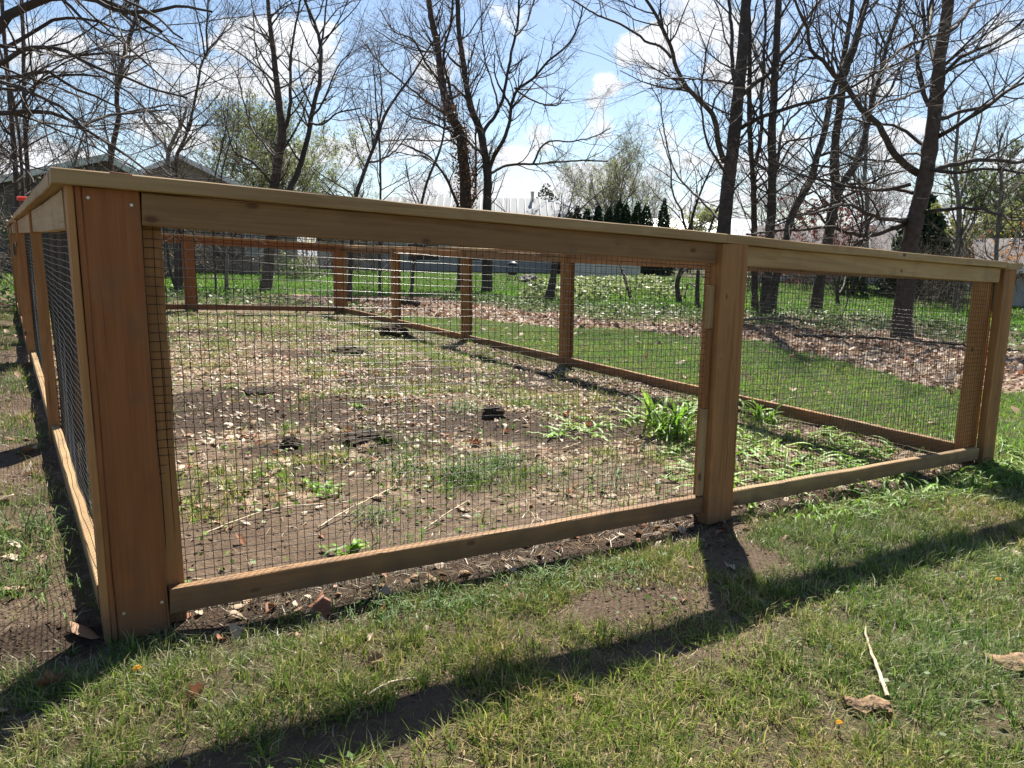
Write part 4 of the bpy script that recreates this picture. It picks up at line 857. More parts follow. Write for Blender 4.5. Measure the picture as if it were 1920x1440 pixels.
'S':[[(26.06,9.61,-0.68,0.086),(26.25,9.87,1.77,0.075),(26.42,10.0,2.95,0.065),(26.51,10.07,3.63,0.055),(26.48,10.22,4.3,0.045),(26.67,10.28,5.15,0.034)],[(26.44,10.01,3.12,0.043),(28.09,10.49,3.58,0.031),(29.91,10.8,3.8,0.019)]],
'U':[[(18.46,16.03,-0.49,0.108),(18.43,16.18,0.27,0.095),(18.62,16.17,0.8,0.081),(18.86,16.19,1.7,0.068),(19.08,16.23,2.59,0.054),(19.5,16.17,3.66,0.041),(19.84,16.1,4.38,0.027)],[(18.86,16.19,1.7,0.054),(19.25,16.89,2.62,0.046),(19.55,17.62,3.4,0.038),(20.03,18.32,4.61,0.029),(20.28,19.21,6.06,0.02)],[(18.52,16.16,0.45,0.054),(17.76,15.18,0.73,0.034),(17.03,14.15,0.83,0.016)]],
'V':[[(15.55,12.49,-0.47,0.074),(15.61,12.6,0.41,0.064),(15.69,12.67,1.0,0.053),(16.01,12.64,1.88,0.043),(16.25,12.61,2.47,0.033),(16.67,12.45,3.06,0.022)],[(15.6,12.58,0.27,0.03),(16.16,13.5,0.38,0.023),(16.8,14.23,-0.14,0.016)]],
'W':[[(24.48,14.13,-0.6,0.077),(24.49,14.23,0.08,0.065),(24.65,14.24,0.66,0.053),(24.93,14.22,1.42,0.041),(25.17,14.26,2.37,0.029)],[(24.54,14.16,-0.1,0.048),(26.01,14.95,0.44,0.035),(27.27,15.88,1.03,0.021)],[(24.48,14.22,-0.01,0.039),(23.15,13.59,0.67,0.027),(22.0,12.81,1.21,0.017)]],
'X':[[(4.49,19.29,-0.05,0.066),(4.54,19.38,0.72,0.057),(4.59,19.44,1.15,0.047),(4.57,19.57,1.73,0.038),(4.55,19.7,2.3,0.029)],[(4.58,19.42,1.01,0.029),(4.8,19.39,1.59,0.022),(5.03,19.36,2.16,0.015)]],
'Y':[[(2.84,16.76,-0.0,0.1),(2.94,16.78,0.51,0.084),(3.0,16.84,1.01,0.069),(3.0,16.97,1.62,0.053),(2.93,17.11,2.11,0.037)],[(2.83,16.8,0.27,0.05),(2.75,16.95,0.76,0.042),(2.73,17.09,1.37,0.033),(2.66,17.26,1.98,0.025)]],
'Z':[[(12.69,15.59,-0.12,0.14),(12.84,15.62,0.49,0.117),(12.91,15.66,0.95,0.093),(13.04,15.74,1.72,0.07),(13.16,15.79,2.33,0.047)]],
}


RED = [(.16, .05, .035), (.2, .08, .05), (.12, .05, .04)]
BROWN = [(.20, .10, .05), (.26, .14, .07), (.15, .075, .04)]
YG = [(.38, .43, .13), (.45, .46, .19), (.28, .36, .11)]
SPEC = {
 'T1': ('big spreading tree', 'stout dark trunk with sweeping low limbs, standing in the leaf litter', 'bark_brown', (3.0, 6, 4), None),
 'A': ('x', 'tall dark tree whose long bent limb arches out over open sky', 'bark', (2.6, 5, 4), None),
 'B': ('x', 'slim straight tree forking high, rising just beside the tall arching tree', 'bark', (2.6, 5, 3), None),
 'C': ('x', 'dark upright tree with smooth black trunk, second of the tight clump', 'bark', (2.4, 5, 4), None),
 'D': ('x', 'curving tree that leans out of the tight clump in a long S bend', 'bark', (2.4, 5, 4), None),
 'E': ('x', 'twin-stemmed tree in front of the red-leaved shrub', 'bark_brown', (2.4, 5, 4), None),
 'F': ('x', 'thin grey tree seen between the twin-stemmed tree and the stout tree', 'bark_grey', (3.5, 6, 4), None),
 'G': ('x', 'dark tree with a clean Y fork standing against the white metal roof', 'bark', (3.0, 6, 4), (1500, .02, RED)),
 'H': ('x', 'dark tree with brown dead leaves clinging to its trunk beside the Y fork', 'bark_brown', (3.4, 7, 4), (3200, .022, RED)),
 'I': ('x', 'thin sapling leaning towards the dark forked trees', 'bark', (3.2, 6, 4), (600, .015, RED)),
 'I2': ('x', 'thin straight sapling beside the leaning one', 'bark', (3.2, 6, 4), (500, .015, RED)),
 'I3': ('x', 'slender leaning sapling in front of the white metal roof', 'bark', (3.0, 6, 4), (400, .015, RED)),
 'J': ('x', 'upright cluster of dark stems in front of the greening willow', 'bark_brown', (3.2, 6, 4), None),
 'K': ('x', 'thin curving tree with one crook near its top behind the back fence', 'bark', (3.4, 6, 4), None),
 'L': ('x', 'crooked dark tree with a kink, in front of the olive gable', 'bark_brown', (3.2, 6, 4), None),
 'M': ('x', 'straight thin tree, rightmost of three stems by the gate', 'bark_brown', (3.2, 6, 4), None),
 'M2': ('x', 'thin tree leaning away, leftmost of three stems by the gate', 'bark_brown', (3.0, 5, 4), None),
 'M3': ('x', 'thin slanting tree, between the other two stems by the gate', 'bark_brown', (2.6, 5, 3), None),
 'N': ('x', 'old tree with long sweeping boughs reaching over the gate side', 'bark', (2.7, 6, 3.4), None),
 'O': ('x', 'pale thin sapling slanting across the olive gable', 'bark_grey', (4, 5, 3), None),
 'O2': ('x', 'thin dark sapling in front of the olive gable', 'bark', (4, 5, 3), None),
 'P': ('x', 'small forked tree above the ridge between the two gables', 'bark_grey', (4, 7, 4), None),
 'Q': ('x', 'very thin twiggy sapling beside the greening willow', 'bark', (4, 6, 3), None),
 'R': ('x', 'grey forked tree behind the dark evergreen', 'bark_grey', (4, 7, 4), None),
 'S': ('x', 'slim grey tree near the pale garage', 'bark_grey', (4, 7, 4), None),
 'U': ('x', 'crooked small tree with a bent base beyond the long mesh side', 'bark', (4, 6, 4), None),
 'V': ('x', 'small dark tree close behind the middle fence post', 'bark', (4, 5, 3), None),
 'W': ('x', 'many-stemmed young tree beside the twin-stemmed tree', 'bark', (4, 5, 3), None),
 'X': ('x', 'thin young tree in front of the house with the black window', 'bark_grey', (4, 5, 3), None),
 'Y': ('x', 'double-stemmed dark tree behind the reddish back post', 'bark', (4, 5, 3), None),
 'Z': ('x', 'short leaning trunk just behind a post of the long mesh side', 'bark', (4, 5, 3), None),
}
tree_roots = {}
for k, limbs in TREES.items():
    _, lab, bk, dn, bd = SPEC[k]
    big = limbs[0][0][3] > .1
    far = k in 'FPRS'
    tree_roots[k] = build_tree('bare_tree', lab, limbs, bark=bk, twig='twig_grey' if far else 'twig', dens=dn,
                               L1=(1.0, 3.0) if big else (.6, 1.9), buds=bd, min_r=.0035 if far else .0022)

# dead leaves that cling to the trunk of one tree
def ivy_on(root, limb, z0, z1, n):
    Q = smooth_line(limb, .1); Q = Q[(Q[:, 2] > z0) & (Q[:, 2] < z1)]
    q = Q[rng.integers(0, len(Q), n)]
    a = rng.uniform(0, 2 * math.pi, n); r = q[:, 3] * rng.uniform(.95, 1.9, n)
    p = q[:, :3] + np.stack([np.cos(a) * r, np.sin(a) * r, rng.normal(0, .05, n)], 1)
    v, f, c = quads_cloud(p - np.array(root.location), .05, BROWN)
    link('dead_leaves', np_mesh('dead_leaves', v, f, M['leaf_dry'], c), root)['kind'] = 'stuff'
ivy_on(tree_roots['H'], TREES['H'][0], 2.6, 6.5, 1500)

def wild_tree(name, label, x, y, h, spread, stems=1, lean=0, bark='bark_grey', twig='twig_grey', dens=(3, 6, 4), buds=None, group=None, first=.3, up=.1, r0=None, min_r=.005):
    z = float(zg(x, y)); limbs = []
    r0 = r0 or h * .016
    for s in range(stems):
        a = rng.uniform(0, 6.28); k = 6
        ox, oy = (0, 0) if s == 0 else (rng.normal(0, .25), rng.normal(0, .25))
        out = spread * (.12 if stems == 1 else .45) + lean
        pts = [(x + ox + math.cos(a) * out * (i / k) ** 1.4 + rng.normal(0, .03 * h / 8), y + oy + math.sin(a) * out * (i / k) ** 1.4 + rng.normal(0, .03 * h / 8),
                z - .12 + h * rng.uniform(.85, 1.0) * i / k, r0 * (1 - .85 * i / k)) for i in range(k + 1)]
        pts[0] = (x + ox, y + oy, z - .12, r0); limbs.append(pts)
        nb = 6 if stems == 1 else 4
        for j in range(nb):
            t = rng.uniform(first, .85); i = int(t * k); p = np.array(pts[i]) + (np.array(pts[i + 1]) - np.array(pts[i])) * (t * k - i)
            b = rng.uniform(0, 6.28); L_ = spread * rng.uniform(.55, 1.1) * (1.15 - t)
            rise = L_ * rng.uniform(.5, 1.3)
            limbs.append([(p[0] + math.cos(b) * L_ * u + rng.normal(0, .04), p[1] + math.sin(b) * L_ * u + rng.normal(0, .04), p[2] + rise * u ** 1.2, p[3] * .6 * (1 - .8 * u)) for u in (0, .25, .5, .75, 1)])
    return build_tree(name, label, limbs, bark=bark, twig=twig, dens=dens, L1=(.12 * h, .3 * h), L2=(.06 * h, .14 * h), L3=(.02 * h, .06 * h), zmin=h * .18, buds=buds, group=group, up=up, step=.5, min_r=min_r)

wild_tree('willow_tree', 'rounded willow greening with fresh buds behind the upright dark stems', 13.4, 44.9, 8.6, 6.2, stems=7, dens=(2.6, 7, 5), buds=(28000, .06, [(.27, .35, .10), (.32, .37, .13), (.30, .29, .16), (.19, .25, .08)]), first=.2, up=.16, min_r=.006)
wild_tree('budding_tree', 'pale many-stemmed tree with yellow-green buds above the evergreen row', 40.4, 46.5, 9.0, 7.0, stems=7, dens=(2.4, 6, 5), buds=(7500, .06, YG), first=.25, up=.18, min_r=.007)
wild_tree('budding_tree', 'low yellow-green tree at the end of the evergreen row', 46.5, 43, 5.2, 3.6, stems=3, dens=(2.4, 6, 4), buds=(5000, .07, YG), up=.12, min_r=.007)
wild_tree('budding_tree', 'soft green tree filling the far corner by the pale garage', 42, 16, 6.0, 5.0, stems=4, dens=(2.4, 6, 4), buds=(9000, .09, [(.09, .14, .05), (.12, .17, .06), (.15, .19, .07)]), up=.1, min_r=.006)
wild_tree('budding_tree', 'yellow-green young tree beside the dark spruce', 33, 13.4, 3.4, 2.6, stems=4, dens=(3, 6, 4), buds=(4500, .06, [(.2, .22, .05), (.26, .27, .07), (.12, .16, .05)]), up=.1, min_r=.005)
FARG = 'bare trees on the far edge of the neighbourhood'
for (x, y, h, s) in ((4, 52, 8, 5), (9, 58, 7, 5), (20, 66, 9, 6), (25, 70, 9, 6), (30, 74, 10, 6), (46, 62, 9, 6), (52, 56, 9, 6), (58, 60, 10, 6), (56, 42, 8, 5), (64, 46, 9, 6), (66, 37, 9, 6), (60, 28, 8, 5), (54, 24, 8, 5), (66, 22, 9, 6), (50, 20.5, 7, 5), (0, 40, 7, 5), (-1.5, 33, 7, 4), (36, 66, 9, 6), (70, 55, 10, 7), (46, 26, 7, 4)):
    wild_tree('bare_tree', 'leafless greyish tree on the far edge beyond the houses', x, y, h * rng.uniform(.85, 1.1), s, stems=int(rng.integers(1, 4)), dens=(1.6, 6, 4), group=FARG, min_r=.009)

# ------------------------------------------------------------------ shrubs
def shrub(label, x, y, h, w, n=26, group=None, cat='shrub', buds=None, twig='twig_grey', dens=(9, 5)):
    z = float(zg(x, y)); t = empty('twiggy_shrub', (x, y, z)); tag(t, label, cat, group)
    K = 7; P = np.zeros((n, K, 3)); d = rng.normal(size=(n, 3)); d[:, 2] = np.abs(d[:, 2]) + .9; d /= np.linalg.norm(d, axis=1, keepdims=True)
    P[:, 0, :2] = rng.normal(0, w * .22, (n, 2)); P[:, 0, 2] = -.05
    st = h / (K - 1) * rng.uniform(.7, 1.15, (n, 1))
    for k in range(1, K):
        d = d + rng.normal(0, .16, (n, 3)); d[:, :2] += rng.normal(0, .05, (n, 2)); d /= np.linalg.norm(d, axis=1, keepdims=True)
        P[:, k] = P[:, k - 1] + d * st
    Rr = np.repeat(np.linspace(.012, .004, K)[None], n, 0) * h / 2.2
    P1, R1 = spawn(P, Rr, n * dens[0], (.15, 1.), (.4, 1.1), (.2 * h, .55 * h), 5, .05, .2, .6, .01, .003)
    P2, R2 = spawn(P1, R1, len(P1) * dens[1], (.15, 1.), (.4, 1.1), (.06 * h, .22 * h), 3, .03, .25, .7, .005, .0028)
    v, f = join_arrays([tube_arrays(P, Rr, 5), tube_arrays(P1, R1, 3), tube_arrays(P2, R2, 3)])
    link('branches', np_mesh('branches', v, f, M[twig]), t)
    if buds:
        nb, size, pal = buds
        pts = np.concatenate([P2[:, -1], P1[:, -1]]); pts = pts[rng.integers(0, len(pts), nb)] + rng.normal(0, .05, (nb, 3))
        v, f, c = quads_cloud(pts, size, pal); link('leaves', np_mesh('leaves', v, f, M['leaf_green'], c), t)
    return t
BG = 'leafless brush in front of the houses'
for (x, y, h, w) in ((2.4, 23, 2.6, 2.2), (5.0, 32, 4.0, 2.6), (8.2, 35.5, 4.2, 3.0), (13.4, 38, 4.2, 3.2), (15.6, 40, 4.4, 3.2), (18.5, 43, 4.4, 3.4), (.9, 20, 2.4, 2.0), (-.6, 18, 2.2, 2), (3.2, 29, 4.0, 2.6), (11.4, 41, 5.0, 3.6)):
    shrub('tangled leafless brush in front of the houses', x, y, h, w, 18, BG, buds=(400, .035, [(.2, .16, .1), (.22, .18, .08), (.15, .13, .08)]))
BG2 = 'leafless brush under the tall trees'
for (x, y, h, w) in ((27.5, 12.4, 2.6, 2.2), (30, 17.5, 2.8, 2.4), (33, 21, 3, 2.6), (37, 15.2, 3.2, 2.8), (25.5, 10.4, 2.0, 1.8), (29, 21.5, 2.8, 2.4), (40, 24, 3.4, 3), (34, 27, 3.2, 2.6)):
    shrub('tangled leafless brush between the tall dark trees', x, y, h, w, 20, BG2)
shrub('red-leaved shrub glowing between the tall trunks', 35.8, 23.0, 4.4, 1.2, 16, None, buds=(5000, .07, [(.17, .035, .03), (.22, .06, .045), (.13, .03, .03)]), dens=(8, 4))
shrub('orange-brown dry shrub beside the pale garage roof', 31.5, 10.9, 2.4, 2.2, 22, None, buds=(2600, .06, [(.34, .17, .07), (.4, .21, .09), (.26, .13, .06)]), dens=(8, 4))
shrub('low green sprouting shrub at the foot of the tan house wall', 9.6, 31, .9, 2.2, 22, None, buds=(1500, .05, [(.08, .13, .04), (.12, .16, .06)]), dens=(5, 3))
shrub('leafy green shrub growing by the gate', -1.6, 11.5, 1.2, 1.6, 20, None, buds=(1600, .035, [(.06, .11, .03), (.10, .15, .05), (.3, .33, .24)]), dens=(5, 3))
shrub('thorny low bush with bare arching stems outside the far fence corner', 6.3, 14.2, .8, 1.4, 10, None, dens=(4, 3), twig='twig')

# evergreens
def cone_sprays(h, r, n, size, pal, pw=.75):
    z = h * (1 - rng.random(n) ** .62); rad = r * (1 - z / h) ** pw * np.sqrt(rng.uniform(.25, 1, n)) * rng.uniform(.85, 1.12, n)
    rad += r * .05
    a = rng.uniform(0, 6.283, n)
    lump = 1 + .13 * np.sin(a * 3 + z * 5) + .1 * np.sin(a * 5 - z * 8)
    p = np.stack([np.cos(a) * rad * lump, np.sin(a) * rad * lump, z + .05], 1)
    return quads_cloud(p, size, pal, aspect=.5)
EV = [(.018, .038, .016), (.028, .055, .022), (.04, .07, .028)]
def evergreen(name, label, x, y, h, r, n, size, group=None, me=None, pal=EV):
    z = float(zg(x, y)); t = empty(name, (x, y, z - .03), rng.uniform(0, 6)); tag(t, label, 'tree', group)
    Q = np.array([[0, 0, -.1, r * .09], [0, 0, h * .5, r * .05], [0, 0, h * .92, .01]])
    v, f = tube_arrays(Q[None, :, :3], Q[None, :, 3], 6); link('trunk', np_mesh('trunk', v, f, M['bark']), t)
    v, f, c = cone_sprays(h, r, n, size, pal); link('foliage', np_mesh('foliage', v, f, M['needle'], c), t)
    return t
arbx = [(34.66, 43.63, 4.58), (35.13, 43.42, 5.02), (35.72, 43.0, 4.83), (36.46, 42.6, 5.24), (37.1, 42.12, 4.93), (37.82, 41.77, 5.53), (38.23, 41.44, 5.22), (38.95, 41.01, 5.39), (39.51, 40.62, 5.24), (40.65, 39.96, 5.61)]
for i, (x, y, h) in enumerate(arbx):
    evergreen('arborvitae', 'dark pointed arborvitae in the row before the pale blue roof', x, y, h, .95 + .12 * (i % 3), 3000, .13, 'arborvitae row along the far boundary')
evergreen('spruce', 'dense dark spruce right behind the stout spreading tree', 31.6, 15.2, 4.3, 1.7, 6500, .12)
evergreen('spruce', 'small dark evergreen tucked against the stout trunk', 29.5, 16.8, 2.4, .6, 1400, .08)
evergreen('pine', 'loose dull green pine beyond the white metal roof', 37.2, 50.5, 7.2, 2.4, 2200, .15, pal=[(.05, .065, .03), (.07, .08, .045), (.04, .055, .03)])

# ------------------------------------------------------------------ houses
M['siding_tan'] = plain('siding_tan', (.30, .25, .2), rough=.8, var=.06, scale=3)
M['siding_olive'] = plain('siding_olive', (.085, .09, .07), rough=.8, var=.1, scale=3)
M['siding_grey'] = plain('siding_grey', (.36, .355, .34), rough=.8, var=.06, scale=3)
M['wall_grey'] = plain('wall_grey', (.58, .56, .53), rough=.85, var=.08, scale=2)
M['siding_white'] = plain('siding_white', (.62, .60, .58), rough=.8, var=.05, scale=3)
M['trim_white'] = plain('trim_white', (.72, .73, .70), rough=.6, var=.04)
M['trim_green'] = plain('trim_pale_green', (.55, .62, .56), rough=.6, var=.04)
M['roof_metal'] = plain('roof_metal', (.26, .275, .295), rough=.75, var=.05, metal=.0, spec=.12)
M['roof_pink'] = plain('roof_pinkish_shingle', (.15, .135, .135), rough=1.0, var=.12, scale=14)
M['roof_brown'] = plain('roof_brown_shingle', (.10, .085, .078), rough=.9, var=.15, scale=12)
M['roof_blue'] = plain('roof_pale_blue', (.50, .60, .66), rough=.35, var=.05, spec=.5)
M['dark_glass'] = plain('dark_glass', (.012, .014, .018), rough=.08, var=.1, spec=.6)
M['window_pale'] = plain('window_glass_pale', (.22, .28, .28), rough=.08, var=.3, spec=.6)
M['navy'] = plain('navy_frame_and_shade', (.03, .035, .05), rough=.5, var=.1)  # dark window frame, and the shade painted under the eaves
M['stone'] = plain('stone', (.27, .25, .22), rough=.9, var=.3, scale=7, bump=.8)

def poly_prism(name, sec, y0, y1, mat, parent):
    """section given as (x, z) corner list, extruded from y0 to y1"""
    n = len(sec); vv = [(x, y0, z) for x, z in sec] + [(x, y1, z) for x, z in sec]
    ff = [tuple(range(n - 1, -1, -1)), tuple(range(n, 2 * n))] + [(i, (i + 1) % n, n + (i + 1) % n, n + i) for i in range(n)]
    me = bpy.data.meshes.new(name); me.from_pydata(vv, [], [f[::-1] for f in ff]); me.update(); me.materials.append(mat)
    return link(name, me, parent)
def box(name, x0, x1, y0, y1, z0, z1, mat, parent):
    return poly_prism(name, [(x0, z0), (x1, z0), (x1, z1), (x0, z1)], y0, y1, mat, parent)
def house_window(parent, x0, x1, z0, z1, glass, trim='trim_white', bars=1, w=.07):
    fr = link('window', None, parent)
    box('frame', x0 - w, x1 + w, -.06, -.003, z0 - w, z0, M[trim], fr); box('frame', x0 - w, x1 + w, -.06, -.003, z1, z1 + w, M[trim], fr)
    box('frame', x0 - w, x0, -.058, -.003, z0, z1, M[trim], fr); box('frame', x1, x1 + w, -.058, -.003, z0, z1, M[trim], fr)
    for b in range(bars):
        xb_ = x0 + (x1 - x0) * (b + 1) / (bars + 1); box('bar', xb_ - .02, xb_ + .02, -.05, -.012, z0 + .002, z1 - .002, M[trim], fr)
    box('pane', x0, x1, -.012, -.004, z0, z1, M[glass], fr)
    return fr
def gable_house(label, x, y, rz, xl_, xa, xr, zl, za, zr, depth, wall, roof, trim, over=.35, th=.16, name='house'):
    """gable end towards -Y local; xl_..xr wall, ridge at xa"""
    z = float(zg(x, y)) - .1; t = empty(name, (x, y, z), rz); tag(t, label, 'house')
    poly_prism('wall', [(xl_, -.3), (xr, -.3), (xr, zr), (xa, za), (xl_, zl)], 0, depth, M[wall], t)
    sl = (za - zl) / (xa - xl_); sr = (za - zr) / (xr - xa)
    xlo, xro = xl_ - over, xr + over
    poly_prism('roof', [(xlo, zl - sl * over + .01), (xa, za + .01), (xa, za + th), (xlo, zl - sl * over + th)], -.4, depth + .4, M[roof], t)
    poly_prism('roof', [(xa, za + .01), (xro, zr - sr * over + .01), (xro, zr - sr * over + th), (xa, za + th)], -.4, depth + .4, M[roof], t)
    f1 = .22
    poly_prism('fascia', [(xlo, zl - sl * over - f1 + th), (xa, za - f1 + th), (xa, za + th + .02), (xlo, zl - sl * over + th + .02)], -.44, -.403, M[trim], t)
    poly_prism('fascia', [(xa, za - f1 + th), (xro, zr - sr * over - f1 + th), (xro, zr - sr * over + th + .02), (xa, za + th + .02)], -.44, -.403, M[trim], t)
    return t

hB = gable_house('tan house with a broad gable and a black picture window behind the back fence', 6.56, 37.85, R(-10), -5.2, 0, 5.4, 2.95, 5.5, 2.95, 9, 'siding_tan', 'roof_brown', 'trim_white')
house_window(hB, 1.42, 2.7, .95, 1.75, 'dark_glass', 'navy', 1)
house_window(hB, 2.9, 3.8, .95, 2.35, 'window_pale', 'trim_white', 2)
box('foundation', -5.25, 5.45, -.08, -.003, -.25, .8, M['siding_tan'], hB)
hA = gable_house('dark olive house with pale fascia boards beside the gate', 2.66, 29.28, R(-1), -5.0, .0, 2.1, 2.75, 4.25, 3.1, 8, 'siding_olive', 'roof_brown', 'trim_green')

def metal_house():
    x, y = 32.5, 52.0; z = float(zg(x, y)) - .1
    t = empty('house', (x, y, z), R(-33)); tag(t, 'long low house under a shining white standing-seam metal roof', 'house')
    hw, hd, ez, rz_, rl0, rl1 = 13.0, 5.0, 3.0, 6.0, -8.2, 4.2
    box('wall', -hw, hw, -hd, hd, -.3, ez, M['siding_grey'], t)
    o = .5; e = ez - .1; hwo, hdo = hw + o, hd + o
    vv = [(-hwo, -hdo, e), (hwo, -hdo, e), (hwo, hdo, e), (-hwo, hdo, e), (rl0, 0, rz_), (rl1, 0, rz_)]
    vv += [(a, b, c - .18) for a, b, c in vv[:4]]
    ff = [(0, 1, 5, 4), (1, 2, 5), (2, 3, 4, 5), (3, 0, 4), (6, 7, 1, 0), (7, 8, 2, 1), (8, 9, 3, 2), (9, 6, 0, 3), (9, 8, 7, 6)]
    me = bpy.data.meshes.new('roof'); me.from_pydata(vv, [], ff); me.materials.append(M['roof_metal']); rf = link('roof', me, t)
    bars = []
    def bar(a, b, w=.08, h=.1):
        a, b = np.array(a), np.array(b); d = b - a; s = np.cross(d, [0, 0, 1.]); s /= np.linalg.norm(s); n_ = np.cross(s, d); n_ /= np.linalg.norm(n_)
        c = [a - s * w / 2, a + s * w / 2, b + s * w / 2, b - s * w / 2]; v_ = np.array(c + [q + n_ * h for q in c])
        bars.append((v_, np.array([(0, 1, 2, 3), (4, 5, 6, 7), (0, 1, 5, 4), (1, 2, 6, 5), (2, 3, 7, 6), (3, 0, 4, 7)])))
    for xx in np.arange(-hwo + .3, hwo, .6):
        if xx < rl0: t_ = (xx + hwo) / (rl0 + hwo)
        elif xx > rl1: t_ = (hwo - xx) / (hwo - rl1)
        else: t_ = 1
        if t_ > .05: bar((xx, -hdo, e + .01), (xx, -hdo + hdo * t_, e + (rz_ - e) * t_ + .01))
    for yy in np.arange(-hdo + .3, hdo, .6):
        t_ = 1 - abs(yy) / hdo
        if t_ > .05: bar((hwo, yy, e + .01), (hwo - (hwo - rl1) * t_, yy, e + (rz_ - e) * t_ + .01))
    v, f = join_arrays(bars); sm = link('seams', np_mesh('seams', v, f, M['roof_metal']), rf); sm['kind'] = 'stuff'
    an = np.linspace(0, 6.283, 9)
    v, f = tube_arrays(np.array([[[3.6, -.3, 5.6], [3.6, -.3, 6.35], [3.6, -.3, 6.5]]]), np.array([[.13, .13, .17]]), 10); link('vent_pipe', np_mesh('vent_pipe', v, f, M['steel']), rf)
    box('eave_shade', -hw - .02, hw + .02, -hd - .05, -hd - .003, ez - .75, ez - .14, M['navy'], t)  # navy strip on the wall paints in the shade under the eaves
    for k, (a, b) in enumerate(((-10.5, -8.6), (-6, -3.6), (-1.5, .6), (4.5, 6.8), (9, 10.6))):
        fr = house_window(t, a, b, .9, 2.1, 'dark_glass', 'trim_white', 1); fr.location = (0, -hd, 0)
    return t
metal_house()
def low_house(name, label, x, y, rz, w, d, eh, rh, wall, roof, trim='trim_white'):
    z = float(zg(x, y)) - .1; t = empty(name, (x, y, z), rz); tag(t, label, 'house')
    box('wall', -w / 2, w / 2, 0, d, -.3, eh, M[wall], t)
    o = .45
    for s in (0, 1):
        a = (-o, eh - .12) if s == 0 else (d + o, eh - .12)
        vv = [(-w / 2 - o, a[0], a[1]), (w / 2 + o, a[0], a[1]), (w / 2 + o, d / 2, rh), (-w / 2 - o, d / 2, rh)]
        vv += [(p, q, r_ + .15) for p, q, r_ in vv]
        ff = [(0, 1, 2, 3), (7, 6, 5, 4), (0, 4, 5, 1), (1, 5, 6, 2), (2, 6, 7, 3), (3, 7, 4, 0)]
        me = bpy.data.meshes.new('roof'); me.from_pydata(vv, [], ff); me.materials.append(M[roof]); link('roof', me, t)
    for s in (-1, 1):
        vv = [(s * w / 2, 0, eh), (s * w / 2, d, eh), (s * w / 2, d / 2, rh), (s * (w / 2 - .1), 0, eh), (s * (w / 2 - .1), d, eh), (s * (w / 2 - .1), d / 2, rh)]
        me = bpy.data.meshes.new('gable'); me.from_pydata(vv, [], [(0, 1, 2), (3, 5, 4), (0, 3, 4, 1), (1, 4, 5, 2), (2, 5, 3, 0)]); me.materials.append(M[wall]); link('gable', me, t)
    box('fascia', -w / 2 - o, w / 2 + o, -o - .05, -o - .003, eh - .2, eh + .06, M[trim], t)
    return t
hD = low_house('house', 'distant house with a pale blue roof behind the arborvitae row', 56, 50, R(-38), 16, 8, 2.4, 5.0, 'siding_white', 'roof_blue')
hE = low_house('house', 'pale house with a pinkish shingle roof behind the red-leaved shrub', 41.5, 23.5, R(-52), 13, 8, 2.0, 3.5, 'siding_white', 'roof_pink')
for a in (-4.5, -1, 2.5): house_window(hE, a, a + 1.2, .7, 1.6, 'dark_glass')
hF = low_house('garage', 'pale garage with a pinkish roof at the end of the fence', 31.5, 8.6, R(-60), 7, 5, 1.55, 2.5, 'siding_grey', 'roof_pink')
wl = empty('garden_wall', (24.5, 27.4, float(zg(24.5, 27.4))), math.atan2(28.34 - 26.5, 27.81 - 21.32)); tag(wl, 'low pale grey wall behind the sprouting shrubs', 'wall')
for k in range(6): box('panel', -3.4 + k * 1.14, -3.4 + k * 1.14 + 1.13, -.06 - .004 * (k % 2), .06, -.3, 1.35, M['wall_grey'], wl)
box('coping', -3.45, 3.5, -.1, .1, 1.352, 1.42, M['trim_white'], wl)

# ------------------------------------------------------------------ things on the lawns
def lathe(name, prof, S, mat, parent):
    an = np.linspace(0, 2 * math.pi, S, endpoint=False); prof = np.array(prof)
    v = np.stack([prof[:, 0:1] * np.cos(an), prof[:, 0:1] * np.sin(an), np.repeat(prof[:, 1:2], S, 1)], 2).reshape(-1, 3)
    k = len(prof); f = []
    for i in range(k - 1):
        for j in range(S): f.append((i * S + j, i * S + (j + 1) % S, (i + 1) * S + (j + 1) % S, (i + 1) * S + j))
    return link(name, np_mesh(name, v, np.array(f), mat, smooth=True), parent)
def fire_pit():
    x, y = 22.6, 32.9; t = empty('fire_pit', (x, y, float(zg(x, y)))); tag(t, 'black fire pit with a domed mesh lid on the bright lawn', 'fire pit')
    lathe('bowl', [(.05, .28), (.22, .32), (.33, .42), (.34, .46), (.31, .46)], 16, M['black_metal'], t)
    lathe('dome', [(.34, .82), (.30, .92), (.20, 1.0), (.08, 1.04), (.03, 1.05), (.03, 1.1)], 16, M['black_metal'], t)
    P = np.array([[[.33 * math.cos(a), .33 * math.sin(a), .46], [.335 * math.cos(a), .335 * math.sin(a), .64], [.33 * math.cos(a), .33 * math.sin(a), .82]] for a in np.linspace(0, 6.283, 12, endpoint=False)])
    v, f = tube_arrays(P, np.full(P.shape[:2], .012), 4); link('screen', np_mesh('screen', v, f, M['black_metal']), t)
    for a in (.5, 2.07, 3.64, 5.21):
        P = np.array([[[.2 * math.cos(a), .2 * math.sin(a), .36], [.3 * math.cos(a), .3 * math.sin(a), .16], [.34 * math.cos(a), .34 * math.sin(a), -.03]]])
        v, f = tube_arrays(P, np.full((1, 3), .022), 6); link('leg', np_mesh('leg', v, f, M['black_metal']), t)
fire_pit()
